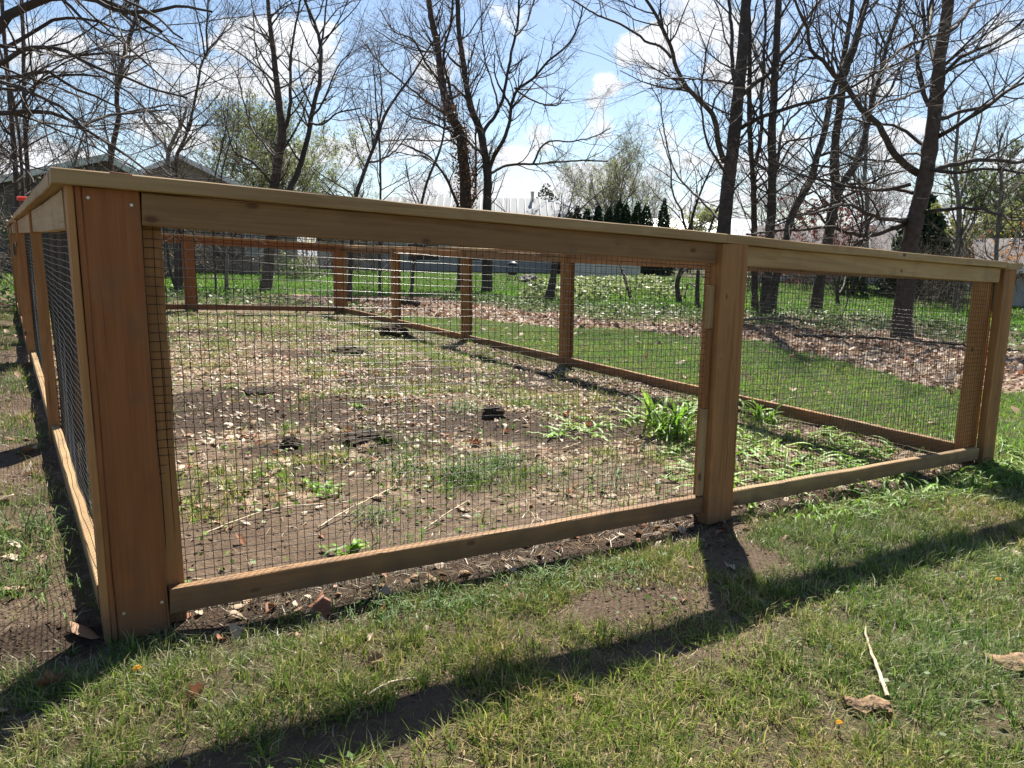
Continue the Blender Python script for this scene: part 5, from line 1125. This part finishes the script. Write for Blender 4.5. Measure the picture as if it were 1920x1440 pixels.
def lump(name, label, cat, x, y, r, h, mat, seed=0, group=None, sink=.2, sub=5):
    import bmesh
    from mathutils import noise as mnoise
    bm = bmesh.new(); bmesh.ops.create_icosphere(bm, subdivisions=sub, radius=1.0)
    rs = np.random.default_rng(seed); ph = rs.uniform(0, 6, 9); ax = rs.uniform(.8, 1.25, 2)
    for v in bm.verts:
        c = v.co; k = 1 + .16 * math.sin(c.x * 3.1 + ph[0]) * math.cos(c.y * 2.7 + ph[1]) + .12 * math.sin(c.z * 5 + ph[2] + c.x * 3) + .07 * math.sin(c.x * 11 + ph[3]) * math.sin(c.y * 9 + ph[4] + c.z * 7) 
        k += .22 * mnoise.fractal(c * 2.6 + Vector((seed, 0, 0)), 1.0, 2.0, 5)
        v.co = Vector((c.x * k * r * ax[0], c.y * k * r * ax[1], c.z * k * h))
    me = bpy.data.meshes.new(name); bm.to_mesh(me); bm.free(); me.materials.append(mat)
    o = link(name, me, None, (x, y, float(zfull(x, y)) + h * (1 - sink) * .5)); o.rotation_euler = (0, 0, rs.uniform(0, 6))
    return tag(o, label, cat, group)
lump('rock', 'brown weathered rock heap lying beside the fire pit', 'rock', 22.0, 30.4, .5, .28, M['stone'], 3)
lump('boulder', 'grey-brown boulder on the far lawn between the trunks', 'boulder', 39.5, 27.6, .8, .5, M['stone'], 4)
lump('boulder', 'dark low boulder next to the grey-brown one', 'boulder', 41.2, 28.0, .6, .38, M['clod'], 5)
stand = empty('plant_stand', (25.3, 8.1, float(zg(25.3, 8.1)))); tag(stand, 'two crossed black metal poles standing before the pale garage', 'plant stand')
for (a, b) in (((-.25, 0), (.18, .05)), ((.1, .1), (.14, -.05)), ((.25, .2), (-.05, .1))):
    P = np.array([[[a[0], a[1], -.05], [b[0], b[1], .95]]]); v, f = tube_arrays(P, np.full((1, 2), .02), 6); link('pole', np_mesh('pole', v, f, M['black_metal']), stand)
CL = ['black turned clod in the middle of the enclosed plot', 'wide dark clod of soil near the grass tufts in the plot', 'small dark clod beside the wide one, nearer the corner board',
      'crumbly dark clod on the bare soil deeper in the plot', 'dark clod lying in the grassy back half of the plot', 'dark clod at the foot of the long mesh side', 'black lump on the leafy ground beyond the long mesh side']
for i, ((x, y, r, h), lb) in enumerate(zip(HOLES, CL)):
    lump('soil_clod', lb, 'soil clod', x, y, r * .85, h, M['clod'], 40 + i, None, .9)

# ------------------------------------------------------------------ fallen leaves, sticks, bark
def oak_leaf(L=.11, curl=.8, seed=0):
    rs = np.random.default_rng(seed)
    xs = np.linspace(0, 1, 9)
    w = np.array([.03, .16, .10, .27, .15, .30, .16, .20, .02]) * rs.uniform(.8, 1.2)
    k1, k2 = rs.normal(0, curl), rs.normal(0, curl); tw = rs.normal(0, curl * .5)
    V_ = []
    for x_, w_ in zip(xs, w):
        for s in (-1, 0, 1):
            y_ = s * w_ * (1 + rs.normal(0, .12)); xx = x_ + (0 if s == 0 else .05 * rs.normal()) + (.06 if s else 0)
            z_ = k1 * .5 * (x_ - .5) ** 2 * 1.6 + abs(y_) * (.35 + k2) * .9 + tw * y_ * (x_ - .5) + rs.normal(0, .012)
            V_.append(((x_ - .5 if s == 0 else xx - .5) * L, y_ * L, z_ * L))
    V_ = np.array(V_); V_[:, 2] -= V_[:, 2].min()
    F_ = []
    for i in range(8):
        for s in (0, 1):
            a = i * 3 + s; F_.append((a, a + 1, a + 4, a + 3))
    return V_, np.array(F_)
TAN = np.array([(.42, .30, .20), (.50, .39, .28), (.34, .22, .13), (.28, .16, .09), (.55, .45, .34), (.30, .13, .07)])
leaf_me = []
for i in range(14):
    v, f = oak_leaf(1.0, .75, 200 + i); c = np.repeat(TAN[i % len(TAN)][None] * rng.uniform(.85, 1.1), len(v), 0)
    leaf_me.append(np_mesh('fallen_leaf', v, f, M['leaf_dry'], c, smooth=False))
def put_leaf(x, y, L, label, group, me=None, tilt=.35):
    o = link('fallen_leaf', me or leaf_me[rng.integers(0, len(leaf_me))], None, (x, y, float(zfull(x, y)) + .006))
    o.scale = (L, L, L); o.rotation_euler = (rng.normal(0, tilt), rng.normal(0, tilt), rng.uniform(0, 6.28))
    return tag(o, label, 'leaf', group)
put_leaf(.60, -.035, .15, 'large red-brown curled leaf right under the bottom rail', None, leaf_me[11], .2)
for (x, y) in [(0.17, 0.88), (-0.13, 0.62), (-0.09, 1.2), (1.53, -0.27), (1.13, -0.2), (1.15, 0.02), (1.2, -0.3), (1.66, -0.57), (1.87, -0.41), (2.18, 0.0), (0.8, -0.38), (2.83, -0.33), (2.46, -0.36), (3.31, -0.86), (0.48, -0.2), (0.64, -0.32), (0.16, -0.43), (-0.13, -0.17), (0.25, 0.55), (-0.21, 0.99), (-0.15, 1.79), (0.99, -0.85), (1.98, -0.49), (0.59, -0.48), (0.08, 0.21)]:
    put_leaf(x, y, rng.uniform(.04, .072), 'dry curled tan oak leaf lying on the grass outside the fence', 'tan leaves outside the fence')
k = 0
while k < 150:
    x, y = rng.uniform(.1, 4.6), rng.uniform(.06, 2.6)
    g_, l_, b_, d_, i_, p_ = zones(np.array([x]), np.array([y]))
    if rng.random() < l_[0] * 1.1 + .02:
        put_leaf(x, y, rng.uniform(.035, .075), 'dry tan oak leaf lying on the soil inside the fence near the front rail', 'oak leaves inside the fence near the front rail'); k += 1

def scatter(n, x0, x1, y0, y1, prob):
    x = rng.uniform(x0, x1, n); y = rng.uniform(y0, y1, n)
    return keepif(x, y, prob)
def keepif(x, y, prob):
    Z = zones(x, y); m = rng.random(len(x)) < prob(x, y, *Z)
    return x[m], y[m]

def leaf_litter(name, label, x, y, size, pal, lift=.012, tilt=.45):
    n = len(x); out_v, out_f, out_c = [], [], []
    tv = [oak_leaf(1.0, .4, 300 + i) for i in range(6)]
    kind = rng.integers(0, 6, n); z = zfull(x, y)
    for t_ in range(6):
        m = np.where(kind == t_)[0]
        if not len(m): continue
        v0, f0 = tv[t_]
        # lighter outline for litter: every second station
        sel = [0, 1, 2, 3, 4, 5, 9, 10, 11, 15, 16, 17, 24, 25, 26]; v1 = v0[sel]; f1 = np.array([(i * 3 + s, i * 3 + s + 1, i * 3 + s + 4, i * 3 + s + 3) for i in range(4) for s in (0, 1)])
        s_ = size * rng.uniform(.6, 1.35, len(m)); az = rng.uniform(0, 6.283, len(m)); tx, ty = rng.normal(0, tilt, len(m)), rng.normal(0, tilt, len(m))
        P = v1[None] * s_[:, None, None]
        P = P.copy(); P[:, :, 2] += P[:, :, 0] * tx[:, None] + P[:, :, 1] * ty[:, None]
        ca, sa = np.cos(az)[:, None], np.sin(az)[:, None]
        X = P[:, :, 0] * ca - P[:, :, 1] * sa + x[m][:, None]; Y = P[:, :, 0] * sa + P[:, :, 1] * ca + y[m][:, None]
        Zz = P[:, :, 2] + z[m][:, None] + rng.uniform(0, lift, len(m))[:, None]
        vv = np.stack([X, Y, Zz], 2).reshape(-1, 3); ff = (np.arange(len(m))[:, None, None] * len(v1) + f1[None]).reshape(-1, 4)
        out_v.append(vv); out_f.append(ff)
        c = pal[rng.integers(0, len(pal), len(m))] * rng.uniform(.7, 1.2, (len(m), 1)); out_c.append(np.repeat(c, len(v1), 0))
    o_, F_ = 0, []
    for v_, f_ in zip(out_v, out_f): F_.append(f_ + o_); o_ += len(v_)
    o = link(name, np_mesh(name, np.concatenate(out_v), np.concatenate(F_), M['leaf_dry'], np.concatenate(out_c)))
    return tag(o, label, 'leaf litter', None, 'stuff')
x, y = scatter(95000, .0, 4.75, 0.5, 11.1, lambda x, y, g, l, b, d, i, p: p * l * (.25 + .75 * sstep(1.2, 3, y)) * (.3 + .8 * sstep(.38, .56, fbm(x, y, 61, 2.4, 3))) + p * .5 * (x > 4.35) * (y > 2.5))
leaf_litter('leaf_litter', 'tan leaf litter covering the enclosed plot', x, y, .036, np.concatenate([TAN * np.array([1.0, 1.04, 1.06]), [(.2, .13, .085), (.15, .095, .06), (.62, .54, .43)]]), tilt=.42)
x, y = scatter(60000, 4.6, 15.5, -3, 17, lambda x, y, g, l, b, d, i, p: (1 - p) * ((l > .3) * (.42 * l) + .03 * (i > .3) + .012))
leaf_litter('leaf_litter', 'band of red-brown fallen leaves between the lawn and the trees', x, y, .10, np.array([(.34, .22, .15), (.45, .32, .24), (.24, .14, .09), (.16, .09, .06), (.58, .46, .37), (.27, .13, .075)]))
x, y = scatter(5000, -3.2, 0, -.3, 14, lambda x, y, g, l, b, d, i, p: (1 - p) * (.2 * l + .06))
leaf_litter('leaf_litter', 'scattered tan leaves on the bare ground along the gate side', x, y, .08, TAN)

def stick(name, label, pts, r0, r1, mat='stick', group=None, cat='stick'):
    P = np.array(pts, float); z = zfull(P[:, 0], P[:, 1]); P[:, 2] += z
    Q = smooth_line(np.concatenate([P, np.linspace(r0, r1, len(P))[:, None]], 1), .03)
    Q[:, :3] += rng.normal(0, r0 * .25, (len(Q), 3)); Q[:, 3] = np.maximum(Q[:, 3], .0012)
    o_ = Q[0, :3].copy(); v, f = tube_arrays((Q[:, :3] - o_)[None], Q[:, 3][None], 7)
    o = link(name, np_mesh(name, v, f, M[mat], smooth=True), None, tuple(o_)); return tag(o, label, cat, group)
stick('stick', 'long pale peeled stick lying across the lawn beside a bark slab', [(1.71, -1.25, .025), (1.78, -1.185, .03), (1.86, -1.11, .03), (1.95, -1.04, .022), (2.05, -.98, .012)], .0062, .002)
stick('twig', 'pale bent twig on the bare soil near the corner board', [(.40, .68, .012), (.56, .78, .02), (.74, .86, .018), (.95, .86, .012), (1.2, .89, .01)], .0034, .0015)
stick('twig', 'brown stick behind the front rail, lying towards the grass tufts', [(.80, .60, .012), (.96, .71, .025), (1.16, .86, .02), (1.3, .98, .012)], .004, .002)
stick('twig', 'straight dry stick propped among leaves behind the front rail', [(1.18, .42, .01), (1.32, .50, .03), (1.48, .58, .05)], .0035, .002)
stick('twig', 'short pale splinter standing under the bottom rail', [(.79, -.06, .0), (.785, -.045, .06), (.775, -.04, .10)], .004, .002)
stick('twig', 'small brown twig on the lawn in the shade line', [(.52, -.62, .012), (.58, -.60, .016), (.66, -.61, .014)], .004, .002)
stick('twig', 'brown woody twig lying on the lawn below the corner board', [(.50, -.33, .010), (.53, -.27, .016), (.55, -.22, .014)], .005, .003)
stick('twig', 'thin dark twig beside the bark slab at the edge of the lawn', [(2.28, -1.12, .012), (2.42, -1.04, .02), (2.5, -.98, .02)], .004, .002, 'twig')
stick('branch', 'long fallen branch in the leaves beyond the long mesh side', [(11.2, 6.1, .06), (11.9, 5.3, .12), (12.6, 4.4, .1), (13.4, 3.4, .08)], .03, .012, 'twig')
stick('branch', 'grey fallen branch among the ivy under the trees', [(11.8, 8.4, .08), (12.9, 7.7, .22), (13.9, 7.2, .14)], .03, .012, 'twig_grey')
stick('branch', 'dark slanting dead branch leaning in the sprouting shrubs', [(16.6, 16.4, .0), (17.0, 17.2, .7), (17.3, 17.9, 1.25)], .05, .03, 'bark')
M['bark_slab'] = plain('bark_slab', (.19, .125, .075), rough=.95, var=.35, scale=40, bump=1.0)
def bark_slab(label, x, y, L, W, rz, seed):
    rs = np.random.default_rng(seed); nx_, ny_ = 16, 8; V_ = []
    for i in range(nx_):
        for j in range(ny_):
            u, v_ = i / (nx_ - 1) - .5, j / (ny_ - 1) - .5
            edge = 1 - .35 * abs(u) ** 2 * 4 * abs(v_) + rs.normal(0, .03)
            ridge = .0028 * math.sin(j * 2.6 + i * .4) + .0013 * rs.normal()
            V_.append((u * L * (1 + rs.normal(0, .015)), v_ * W * edge + .01 * math.sin(u * 9), .012 + ridge - .05 * v_ * v_))
    V2 = [(a, b, c - .014) for a, b, c in V_]; n = nx_ * ny_; F_ = []
    for i in range(nx_ - 1):
        for j in range(ny_ - 1):
            a = i * ny_ + j; F_.append((a, a + ny_, a + ny_ + 1, a + 1)); F_.append((n + a + 1, n + a + ny_ + 1, n + a + ny_, n + a))
    for i in range(nx_ - 1):
        for a in (i * ny_, i * ny_ + ny_ - 1): F_.append((a, a + ny_, n + a + ny_, n + a))
    for j in range(ny_ - 1):
        for a in (j, (nx_ - 1) * ny_ + j): F_.append((a, a + 1, n + a + 1, n + a))
    o = link('bark_slab', np_mesh('bark_slab', np.array(V_ + V2), np.array(F_), M['bark_slab']), None, (x, y, float(zfull(x, y)) + .018)); o.rotation_euler = (.08, -.05, rz)
    return tag(o, label, 'bark')
bark_slab('split slab of brown bark at the thick end of the pale stick', 1.63, -1.245, .105, .05, R(-38), 1)
bark_slab('cracked bark slab lying at the edge of the lawn away from the stick', 2.235, -1.335, .16, .075, R(-36), 2)

def dandelion(label, x, y, r, h):
    z = float(zfull(x, y)); t = empty('dandelion', (x, y, z)); tag(t, label, 'flower')
    v, f = tube_arrays(np.array([[[0, 0, 0], [.004, .002, h * .6], [.006, .004, h]]]), np.full((1, 3), .0018), 5); link('stem', np_mesh('stem', v, f, M['leaf_green'], np.full((len(v), 3), (.1, .16, .04))), t)
    n = 60; a = rng.uniform(0, 6.283, n); rr = r * np.sqrt(rng.random(n)); p = np.stack([.006 + rr * np.cos(a), .004 + rr * np.sin(a), h + .004 * (1 - rr / r) + rng.normal(0, .001, n)], 1)
    v, f, c = quads_cloud(p, r * .42, [(.7, .38, .01), (.8, .5, .02), (.75, .33, .01)], flat=.5, aspect=.3); link('petals', np_mesh('petals', v, f, M['leaf_green'], c), t)
    P = []
dandelion('orange-yellow dandelion below the corner board', .05, -.245, .010, .035)
dandelion('yellow dandelion in the lawn below the pale stick', 1.47, -1.27, .0085, .03)
dandelion('small orange dandelion beyond the shadow band near the lawn edge', 2.82, -1.02, .009, .035)

# ------------------------------------------------------------------ strap-leaved clumps
def strap_clump(name, label, x, y, n, L, spread, pal, group=None, cat='plant', w=.022, flat=.0):
    z = float(zfull(x, y)); t = empty(name, (x, y, z)); tag(t, label, cat, group)
    K = 7; a = rng.uniform(0, 6.283, n); el = rng.uniform(.75 - flat, 1.45 - flat, n); ln = L * rng.uniform(.55, 1.15, n)
    bx, by = rng.normal(0, spread, n), rng.normal(0, spread, n)
    P = np.zeros((n, K, 3)); P[:, 0] = np.stack([bx, by, np.full(n, -.01) + zfull(x + bx, y + by) - z], 1)
    drp = rng.uniform(.12, .36, n)
    for k_ in range(1, K):
        d = np.stack([np.cos(a) * np.cos(el), np.sin(a) * np.cos(el), np.sin(el)], 1)
        P[:, k_] = P[:, k_ - 1] + d * (ln / (K - 1))[:, None]; el = el - drp * (.6 + .25 * k_); a = a + rng.normal(0, .06, n)
        el = np.maximum(el, -1.1)
    P[:, 1:, 2] = np.maximum(P[:, 1:, 2], .012 + rng.uniform(0, .03, (n, K - 1)) + (zfull(x + P[:, 1:, 0], y + P[:, 1:, 1]) - z))
    pr = np.array([.7, .95, 1, 1, .9, .6, .06]); sd = np.stack([-np.sin(a), np.cos(a), np.zeros(n)], 1)
    ww = (w * rng.uniform(.6, 1.2, n))[:, None, None] * pr[None, :, None]
    Lf = P - sd[:, None] * ww * .5; Rt = P + sd[:, None] * ww * .5; Mi = P.copy(); Mi[:, :, 2] -= ww[:, :, 0] * .22
    V_ = np.stack([Lf, Mi, Rt], 2).reshape(-1, 3); b0 = np.arange(n)[:, None, None] * K * 3 + np.arange(K - 1)[None, :, None] * 3 + np.arange(2)[None, None, :]
    F_ = np.stack([b0, b0 + 1, b0 + 4, b0 + 3], -1).reshape(-1, 4)
    pal = np.array(pal); c = pal[rng.integers(0, len(pal), n)] * rng.uniform(.75, 1.2, (n, 1))
    link('leaves', np_mesh('leaves', V_, F_, M['leaf_green'], np.repeat(c, K * 3, 0), smooth=True), t)
    return t
LILY = [(.15, .30, .03), (.20, .36, .04), (.12, .23, .025), (.24, .37, .06)]
strap_clump('strap_leaf_clump', 'tall bushy clump of bright strap leaves beside the middle post', 3.36, 1.24, 62, .42, .06, LILY, w=.028, flat=-.1)
strap_clump('strap_leaf_clump', 'bright strap-leaved clump touching the rail of the long mesh side', 4.55, 1.45, 26, .30, .05, LILY, w=.028)
SG = 'flattened strap-leaved plants in the plot behind the front rail'
for (x, y) in ((3.1, 1.75), (2.85, 1.6), (3.5, .35), (3.75, .5), (4.0, .35), (4.3, .55), (4.45, .4), (3.9, .8), (4.25, .95), (3.55, .75), (3.0, .5), (2.75, .35), (4.5, .8), (3.3, .2), (3.75, .16), (4.1, .17), (4.55, 2.2), (3.6, 1.7), (3.25, .95), (3.95, 1.2)):
    strap_clump('strap_leaf_plant', 'low flattened strap-leaved plant spreading over soil behind the front rail', x, y, 16, .25, .10, LILY, SG, w=.022, flat=.55)
OG = 'green weeds along the outside of the far fence end'
for (x, y) in ((3.3, -.14), (3.75, -.16), (4.1, -.14), (4.4, -.22), (4.7, -.16), (5.05, -.1), (5.3, -.05), (3.0, -.15), (4.95, -.3), (5.3, .3), (3.5, -.2), (3.9, -.24), (4.25, -.18), (4.55, -.2), (4.85, -.12), (3.2, -.26), (2.85, -.2), (5.15, -.24), (4.65, -.34), (5.5, .1)):
    strap_clump('weed_clump', 'green broad-bladed weeds pushing up along the outside of the front rail', x, y, 24, .17, .09, [(.14, .27, .03), (.19, .32, .05), (.10, .2, .03)], OG, w=.012, flat=.2)
strap_clump('strap_leaf_plant', 'lone flat leafy weed close behind the front rail', .84, .36, 7, .13, .02, LILY, w=.03, flat=.6)
strap_clump('strap_leaf_plant', 'flat leafy weed on the bare soil between rail and clods', .98, 1.05, 9, .14, .03, LILY, w=.026, flat=.6)
strap_clump('strap_leaf_plant', 'tiny green seedling standing among the leaves mid plot', 1.82, 2.75, 7, .12, .02, LILY, w=.02)
TG = [(.07, .14, .025), (.10, .18, .035), (.14, .22, .06), (.05, .11, .02)]
for (x, y, n, L, s, lb) in (
    (1.72, .98, 170, .17, .07, 'fine dense tuft of grass in the middle of the plot'), (2.02, 1.14, 120, .14, .07, 'second fine tuft just behind the dense one'),
    (1.45, 1.2, 110, .15, .09, 'loose thin tuft on the near side of the dense tuft'), (2.55, 2.5, 90, .13, .09, 'green tuft behind the black clod'),
    (-.17, .92, 120, .16, .10, 'bushy grass tuft outside by the gate-side rail'), (-.22, .45, 120, .10, .12, 'short thick grass patch outside the corner board'),
    (.77, -.16, 130, .10, .09, 'thick grass tuft under the bottom rail nearest the corner board'), (1.0, -.22, 110, .11, .07, 'dark green tuft in the middle below the bottom rail'),
    (1.33, -.23, 130, .13, .07, 'tall bright tuft below the bottom rail, before the bare patch'), (1.62, -.28, 100, .10, .09, 'wide tuft beside the bare patch under the rail'),
    (1.08, .62, 60, .12, .06, 'thin tuft just behind the front rail'), (2.35, .62, 120, .14, .16, 'wispy grey-green grass behind the bottom rail near the middle post')):
    strap_clump('grass_tuft', lb, x, y, n, L, s, TG, None, 'grass tuft', w=.0042, flat=-.05)

# ------------------------------------------------------------------ grass
def tufts(x, y, lo, hi, r):
    k = rng.integers(lo, hi, len(x)); idx = np.repeat(np.arange(len(x)), k); n = len(idx)
    a = rng.uniform(0, 6.283, n); d = np.abs(rng.normal(0, r, n)) * rng.uniform(.5, 1.6, len(x))[idx]
    return x[idx] + np.cos(a) * d, y[idx] + np.sin(a) * d, a + rng.normal(0, .7, n), idx
def blades(name, label, x, y, h, w, pal, bend=.5, lean=.35, straw=.15, la=None, idx=None):
    n = len(x); z = zfull(x, y)
    a = rng.uniform(0, 6.283, n); la = rng.uniform(0, 6.283, n) if la is None else la
    hh = h * rng.uniform(.45, 1.3, n)
    if idx is not None: hh = hh * rng.uniform(.55, 1.35, idx.max() + 1)[idx]
    ww = w * rng.uniform(.6, 1.3, n) * .5
    lx, ly_ = np.cos(la), np.sin(la); l1 = np.abs(rng.normal(0, lean, n)) * hh; l2 = l1 * 2 + np.abs(rng.normal(0, bend, n)) * hh
    sx, sy = np.cos(a) * ww, np.sin(a) * ww
    flatten = 1 / np.sqrt(1 + (l2 / hh) ** 2)
    B0 = np.stack([x - sx, y - sy, z - .006], 1); B1 = np.stack([x + sx, y + sy, z - .006], 1)
    mx_, my_ = x + lx * l1 * flatten, y + ly_ * l1 * flatten; mz = z + hh * .58 * flatten
    M0 = np.stack([mx_ - sx * .8, my_ - sy * .8, mz], 1); M1 = np.stack([mx_ + sx * .8, my_ + sy * .8, mz], 1)
    T = np.stack([x + lx * l2 * flatten, y + ly_ * l2 * flatten, z + hh * flatten * .95], 1)
    V_ = np.stack([B0, B1, M0, M1, T], 1).reshape(-1, 3)
    i0 = np.arange(n)[:, None] * 5
    F_ = np.concatenate([i0 + np.array([0, 1, 3]), i0 + np.array([0, 3, 2]), i0 + np.array([2, 3, 4])])
    pal = np.array(pal); pk = rng.integers(0, len(pal), n) if idx is None else np.where(rng.random(n) < .7, rng.integers(0, len(pal), idx.max() + 1)[idx], rng.integers(0, len(pal), n))
    c = pal[pk] * rng.uniform(.7, 1.3, (n, 1))
    st = rng.random(n) < straw; c[st] = np.array([(.40, .33, .18), (.33, .26, .14), (.46, .40, .25)])[rng.integers(0, 3, st.sum())]
    patch = (fbm(x, y, 77, 1.6, 3) - .5)[:, None]
    c = c * (1 + patch * np.array([[.9, .3, .2]]))
    o = link(name, np_mesh(name, V_, F_, M['blade'], np.repeat(np.clip(c, .01, .8), 5, 0)))
    return tag(o, label, 'grass', None, 'stuff')
GRN = [(.105, .185, .022), (.14, .22, .03), (.20, .27, .045), (.07, .125, .018), (.26, .29, .075), (.31, .30, .12)]
BRT = [(.07, .17, .018), (.09, .21, .022), (.12, .25, .03), (.06, .13, .018), (.15, .26, .05)]
FR = lambda x, y, g, l, b, d, i, p: g * (.2 + .85 * sstep(.34, .6, fbm(x, y, 55, 6, 3))) * ((y < -.02) | (x > 5.1))
x, y = scatter(36000, -1.6, 6.2, -2.3, .03, FR)
x, y, la, ix = tufts(x, y, 8, 20, .016)
blades('grass', 'patchy thin lawn growing in tufts outside the front of the fence', x, y, .056, .0032, GRN, straw=.17, bend=1.0, lean=.5, la=la, idx=ix)
x, y = scatter(60000, -1.6, 6.2, -2.3, .03, lambda x, y, g, l, b, d, i, p: (.3 + .7 * g) * (1 - .85 * b) * ((y < -.02) | (x > 5.1)))
blades('grass', 'short fine grass between the tufts outside the fence', x, y, .03, .003, GRN, straw=.3, bend=.9, lean=.6)
x, y = scatter(24000, -1.6, 6.2, -2.3, .0, lambda x, y, g, l, b, d, i, p: (.35 + .5 * (g > .3)) * (1 - .7 * b))
blades('dead_grass', 'dry thatch lying between the blades outside the fence', x, y, .055, .0028, [(.36, .29, .17), (.28, .21, .12), (.44, .37, .23)], bend=2.2, lean=2.0, straw=.5)
x, y = scatter(9000, -3.4, .0, -.4, 14, lambda x, y, g, l, b, d, i, p: (1 - p) * g * np.clip(1.1 - y * .05, .3, 1) * (x < xl(y) - .05))
x, y, la, ix = tufts(x, y, 6, 16, .02)
blades('grass', 'patchy tufted grass on the ground along the gate side', x, y, .065, .0042, GRN, straw=.15, bend=1.0, la=la, idx=ix)
x, y = scatter(240000, 4.9, 13, -2.5, 12, lambda x, y, g, l, b, d, i, p: (1 - p) * g * np.clip(1.25 - np.hypot(x, y + 2) * .065, .3, 1))
blades('grass', 'mown lawn along the outside of the long mesh side', x, y, .06, .0055, [tuple(q * 1.5 for q in c) for c in BRT[:4] + GRN[:3]], straw=.07)
x, y = scatter(19000, .0, 4.75, .05, 11.1, lambda x, y, g, l, b, d, i, p: p * g * np.clip(1.1 - y * .04, .5, 1))
x, y, la, ix = tufts(x, y, 5, 14, .025)
blades('grass', 'sparse tufted grass sprouting inside the enclosed plot', x, y, .07, .0048, GRN + [(.15, .26, .04), (.18, .29, .05)], straw=.1, bend=.9, la=la, idx=ix)
x, y = scatter(46000, .0, 4.75, .05, 10, lambda x, y, g, l, b, d, i, p: p * (.25 + .6 * l) * (1 - .6 * d))
blades('straw', 'dry straw and stalks strewn over the plot', x, y, .085, .0034, [(.50, .40, .27), (.36, .27, .17), (.62, .54, .4), (.22, .15, .09)], bend=3.5, lean=3.0, straw=.2)
x, y = scatter(14000, -2.2, -.02, -.5, 6, lambda x, y, g, l, b, d, i, p: (x < xl(y)) * .7)
blades('straw', 'dry straw and debris on the bare ground along the gate side', x, y, .07, .004, [(.42, .33, .22), (.3, .22, .14), (.2, .14, .09)], bend=3.0, lean=2.6, straw=.2)
x, y = scatter(5000, .1, 4.9, -.2, .14, lambda x, y, g, l, b, d, i, p: x * 0 + .8)
blades('straw', 'dry stalks and roots caught beneath the front rail', x, y, .08, .0034, [(.42, .33, .22), (.26, .18, .11), (.16, .1, .06)], bend=3.0, lean=2.6, straw=.1)
x, y = scatter(450, .2, 4.9, -.14, .14, lambda x, y, g, l, b, d, i, p: x * 0 + .55)
leaf_litter('leaf_litter', 'broken leaves lying in the gap beneath the front rail', x, y, .04, TAN)
# far bright lawns: coarser blades over the wedge of ground that the trees stand before
th = rng.uniform(R(-14), R(78), 210000); rd = np.sqrt(rng.uniform(13.0 ** 2, 52.0 ** 2, 210000))
x, y = rd * np.sin(th), rd * np.cos(th)
x, y = keepif(x, y, lambda x, y, g, l, b, d, i, p: (1 - p) * ((l < .3) & (i < .4)) * np.clip(22 / np.hypot(x, y), .3, 1))
blades('grass', 'bright green lawn beyond the trees', x, y, .11, .03, [(.085, .22, .015), (.11, .27, .02), (.15, .32, .03), (.07, .16, .015)], straw=.02)
# small broad leaves: ground ivy and clover
def small_leaves(name, label, x, y, size, pal, zlo, zhi, mat='leaf_green', cat='ground cover'):
    p = np.stack([x, y, zfull(x, y) + rng.uniform(zlo, zhi, len(x))], 1)
    v, f, c = quads_cloud(p, size, pal, flat=.55, aspect=.8)
    return tag(link(name, np_mesh(name, v, f, M[mat], c)), label, cat, None, 'stuff')
x, y = scatter(150000, -3, 21, -3, 21, lambda x, y, g, l, b, d, i, p: (1 - p) * i * .75 * (.35 + .65 * sstep(.4, .6, fbm(x, y, 88, 1.2, 3))))
small_leaves('ivy', 'green ivy and sprouting ground cover under the trees', x, y, .036, [(.07, .13, .03), (.10, .17, .045), (.13, .19, .06), (.05, .09, .025), (.16, .21, .09)], .01, .2)
x, y = scatter(16000, 13, 20, 14, 22, lambda x, y, g, l, b, d, i, p: (i > .4) * .9)
small_leaves('undergrowth', 'taller pale green sprouts in front of the low grey wall', x, y, .06, [(.16, .22, .06), (.22, .27, .1), (.1, .15, .04)], .05, .55)
q1, q2 = rng.random(9000), rng.random(9000) ** 1.3
x, y = 19.0 + 9.5 * q1 - .62 * (.5 + 13 * q2), 24.8 + 3.0 * q1 - .78 * (.5 + 13 * q2)
k_ = fbm(x, y, 93, .8, 3) > .47
small_leaves('undergrowth', 'bright sprouting undergrowth at the foot of the low grey wall', x[k_], y[k_], .07, [(.17, .25, .06), (.24, .30, .1), (.1, .16, .04), (.3, .34, .16)], .03, .55)
x, y = scatter(9000, -1.4, 5.5, -2.2, -.05, lambda x, y, g, l, b, d, i, p: sstep(.5, .66, fbm(x, y, 66, 2.3, 3)) * .75)
small_leaves('clover', 'small round clover and ground ivy leaves in the front lawn', x, y, .009, [(.09, .16, .04), (.11, .18, .05), (.15, .2, .09)], .006, .03)
x, y = scatter(14000, .1, 4.7, .1, 11, lambda x, y, g, l, b, d, i, p: p * sstep(.52, .64, fbm(x, y, 69, 1.7, 3)) * .7)
small_leaves('weeds', 'small leafy weeds dotted over the plot', x, y, .012, [(.11, .2, .03), (.15, .26, .05), (.2, .3, .08)], .01, .05)
# crumbs of soil
def crumbs(x, y, size):
    n = len(x); s = size * rng.uniform(.4, 1.6, n)[:, None]
    p = np.stack([x, y, zfull(x, y)], 1); o = rng.normal(size=(n, 4, 3)); o /= np.linalg.norm(o, axis=2, keepdims=True)
    V_ = (p[:, None] + o * s[:, None] * np.array([1, 1, .7])).reshape(-1, 3); i0 = np.arange(n)[:, None] * 4
    F_ = np.concatenate([i0 + np.array(q) for q in ((0, 1, 2), (0, 2, 3), (0, 3, 1), (1, 3, 2))])
    return tag(link('soil_crumbs', np_mesh('soil_crumbs', V_, F_, M['clod'])), 'loose crumbs of dark soil on the turned patches', 'soil', None, 'stuff')
x, y = scatter(110000, -1.6, 4.75, -.7, 11, lambda x, y, g, l, b, d, i, p: d * .8 + b * .25 + .09 * p + .3 * (x < -.05) * (1 - g))
crumbs(x, y, .0085)
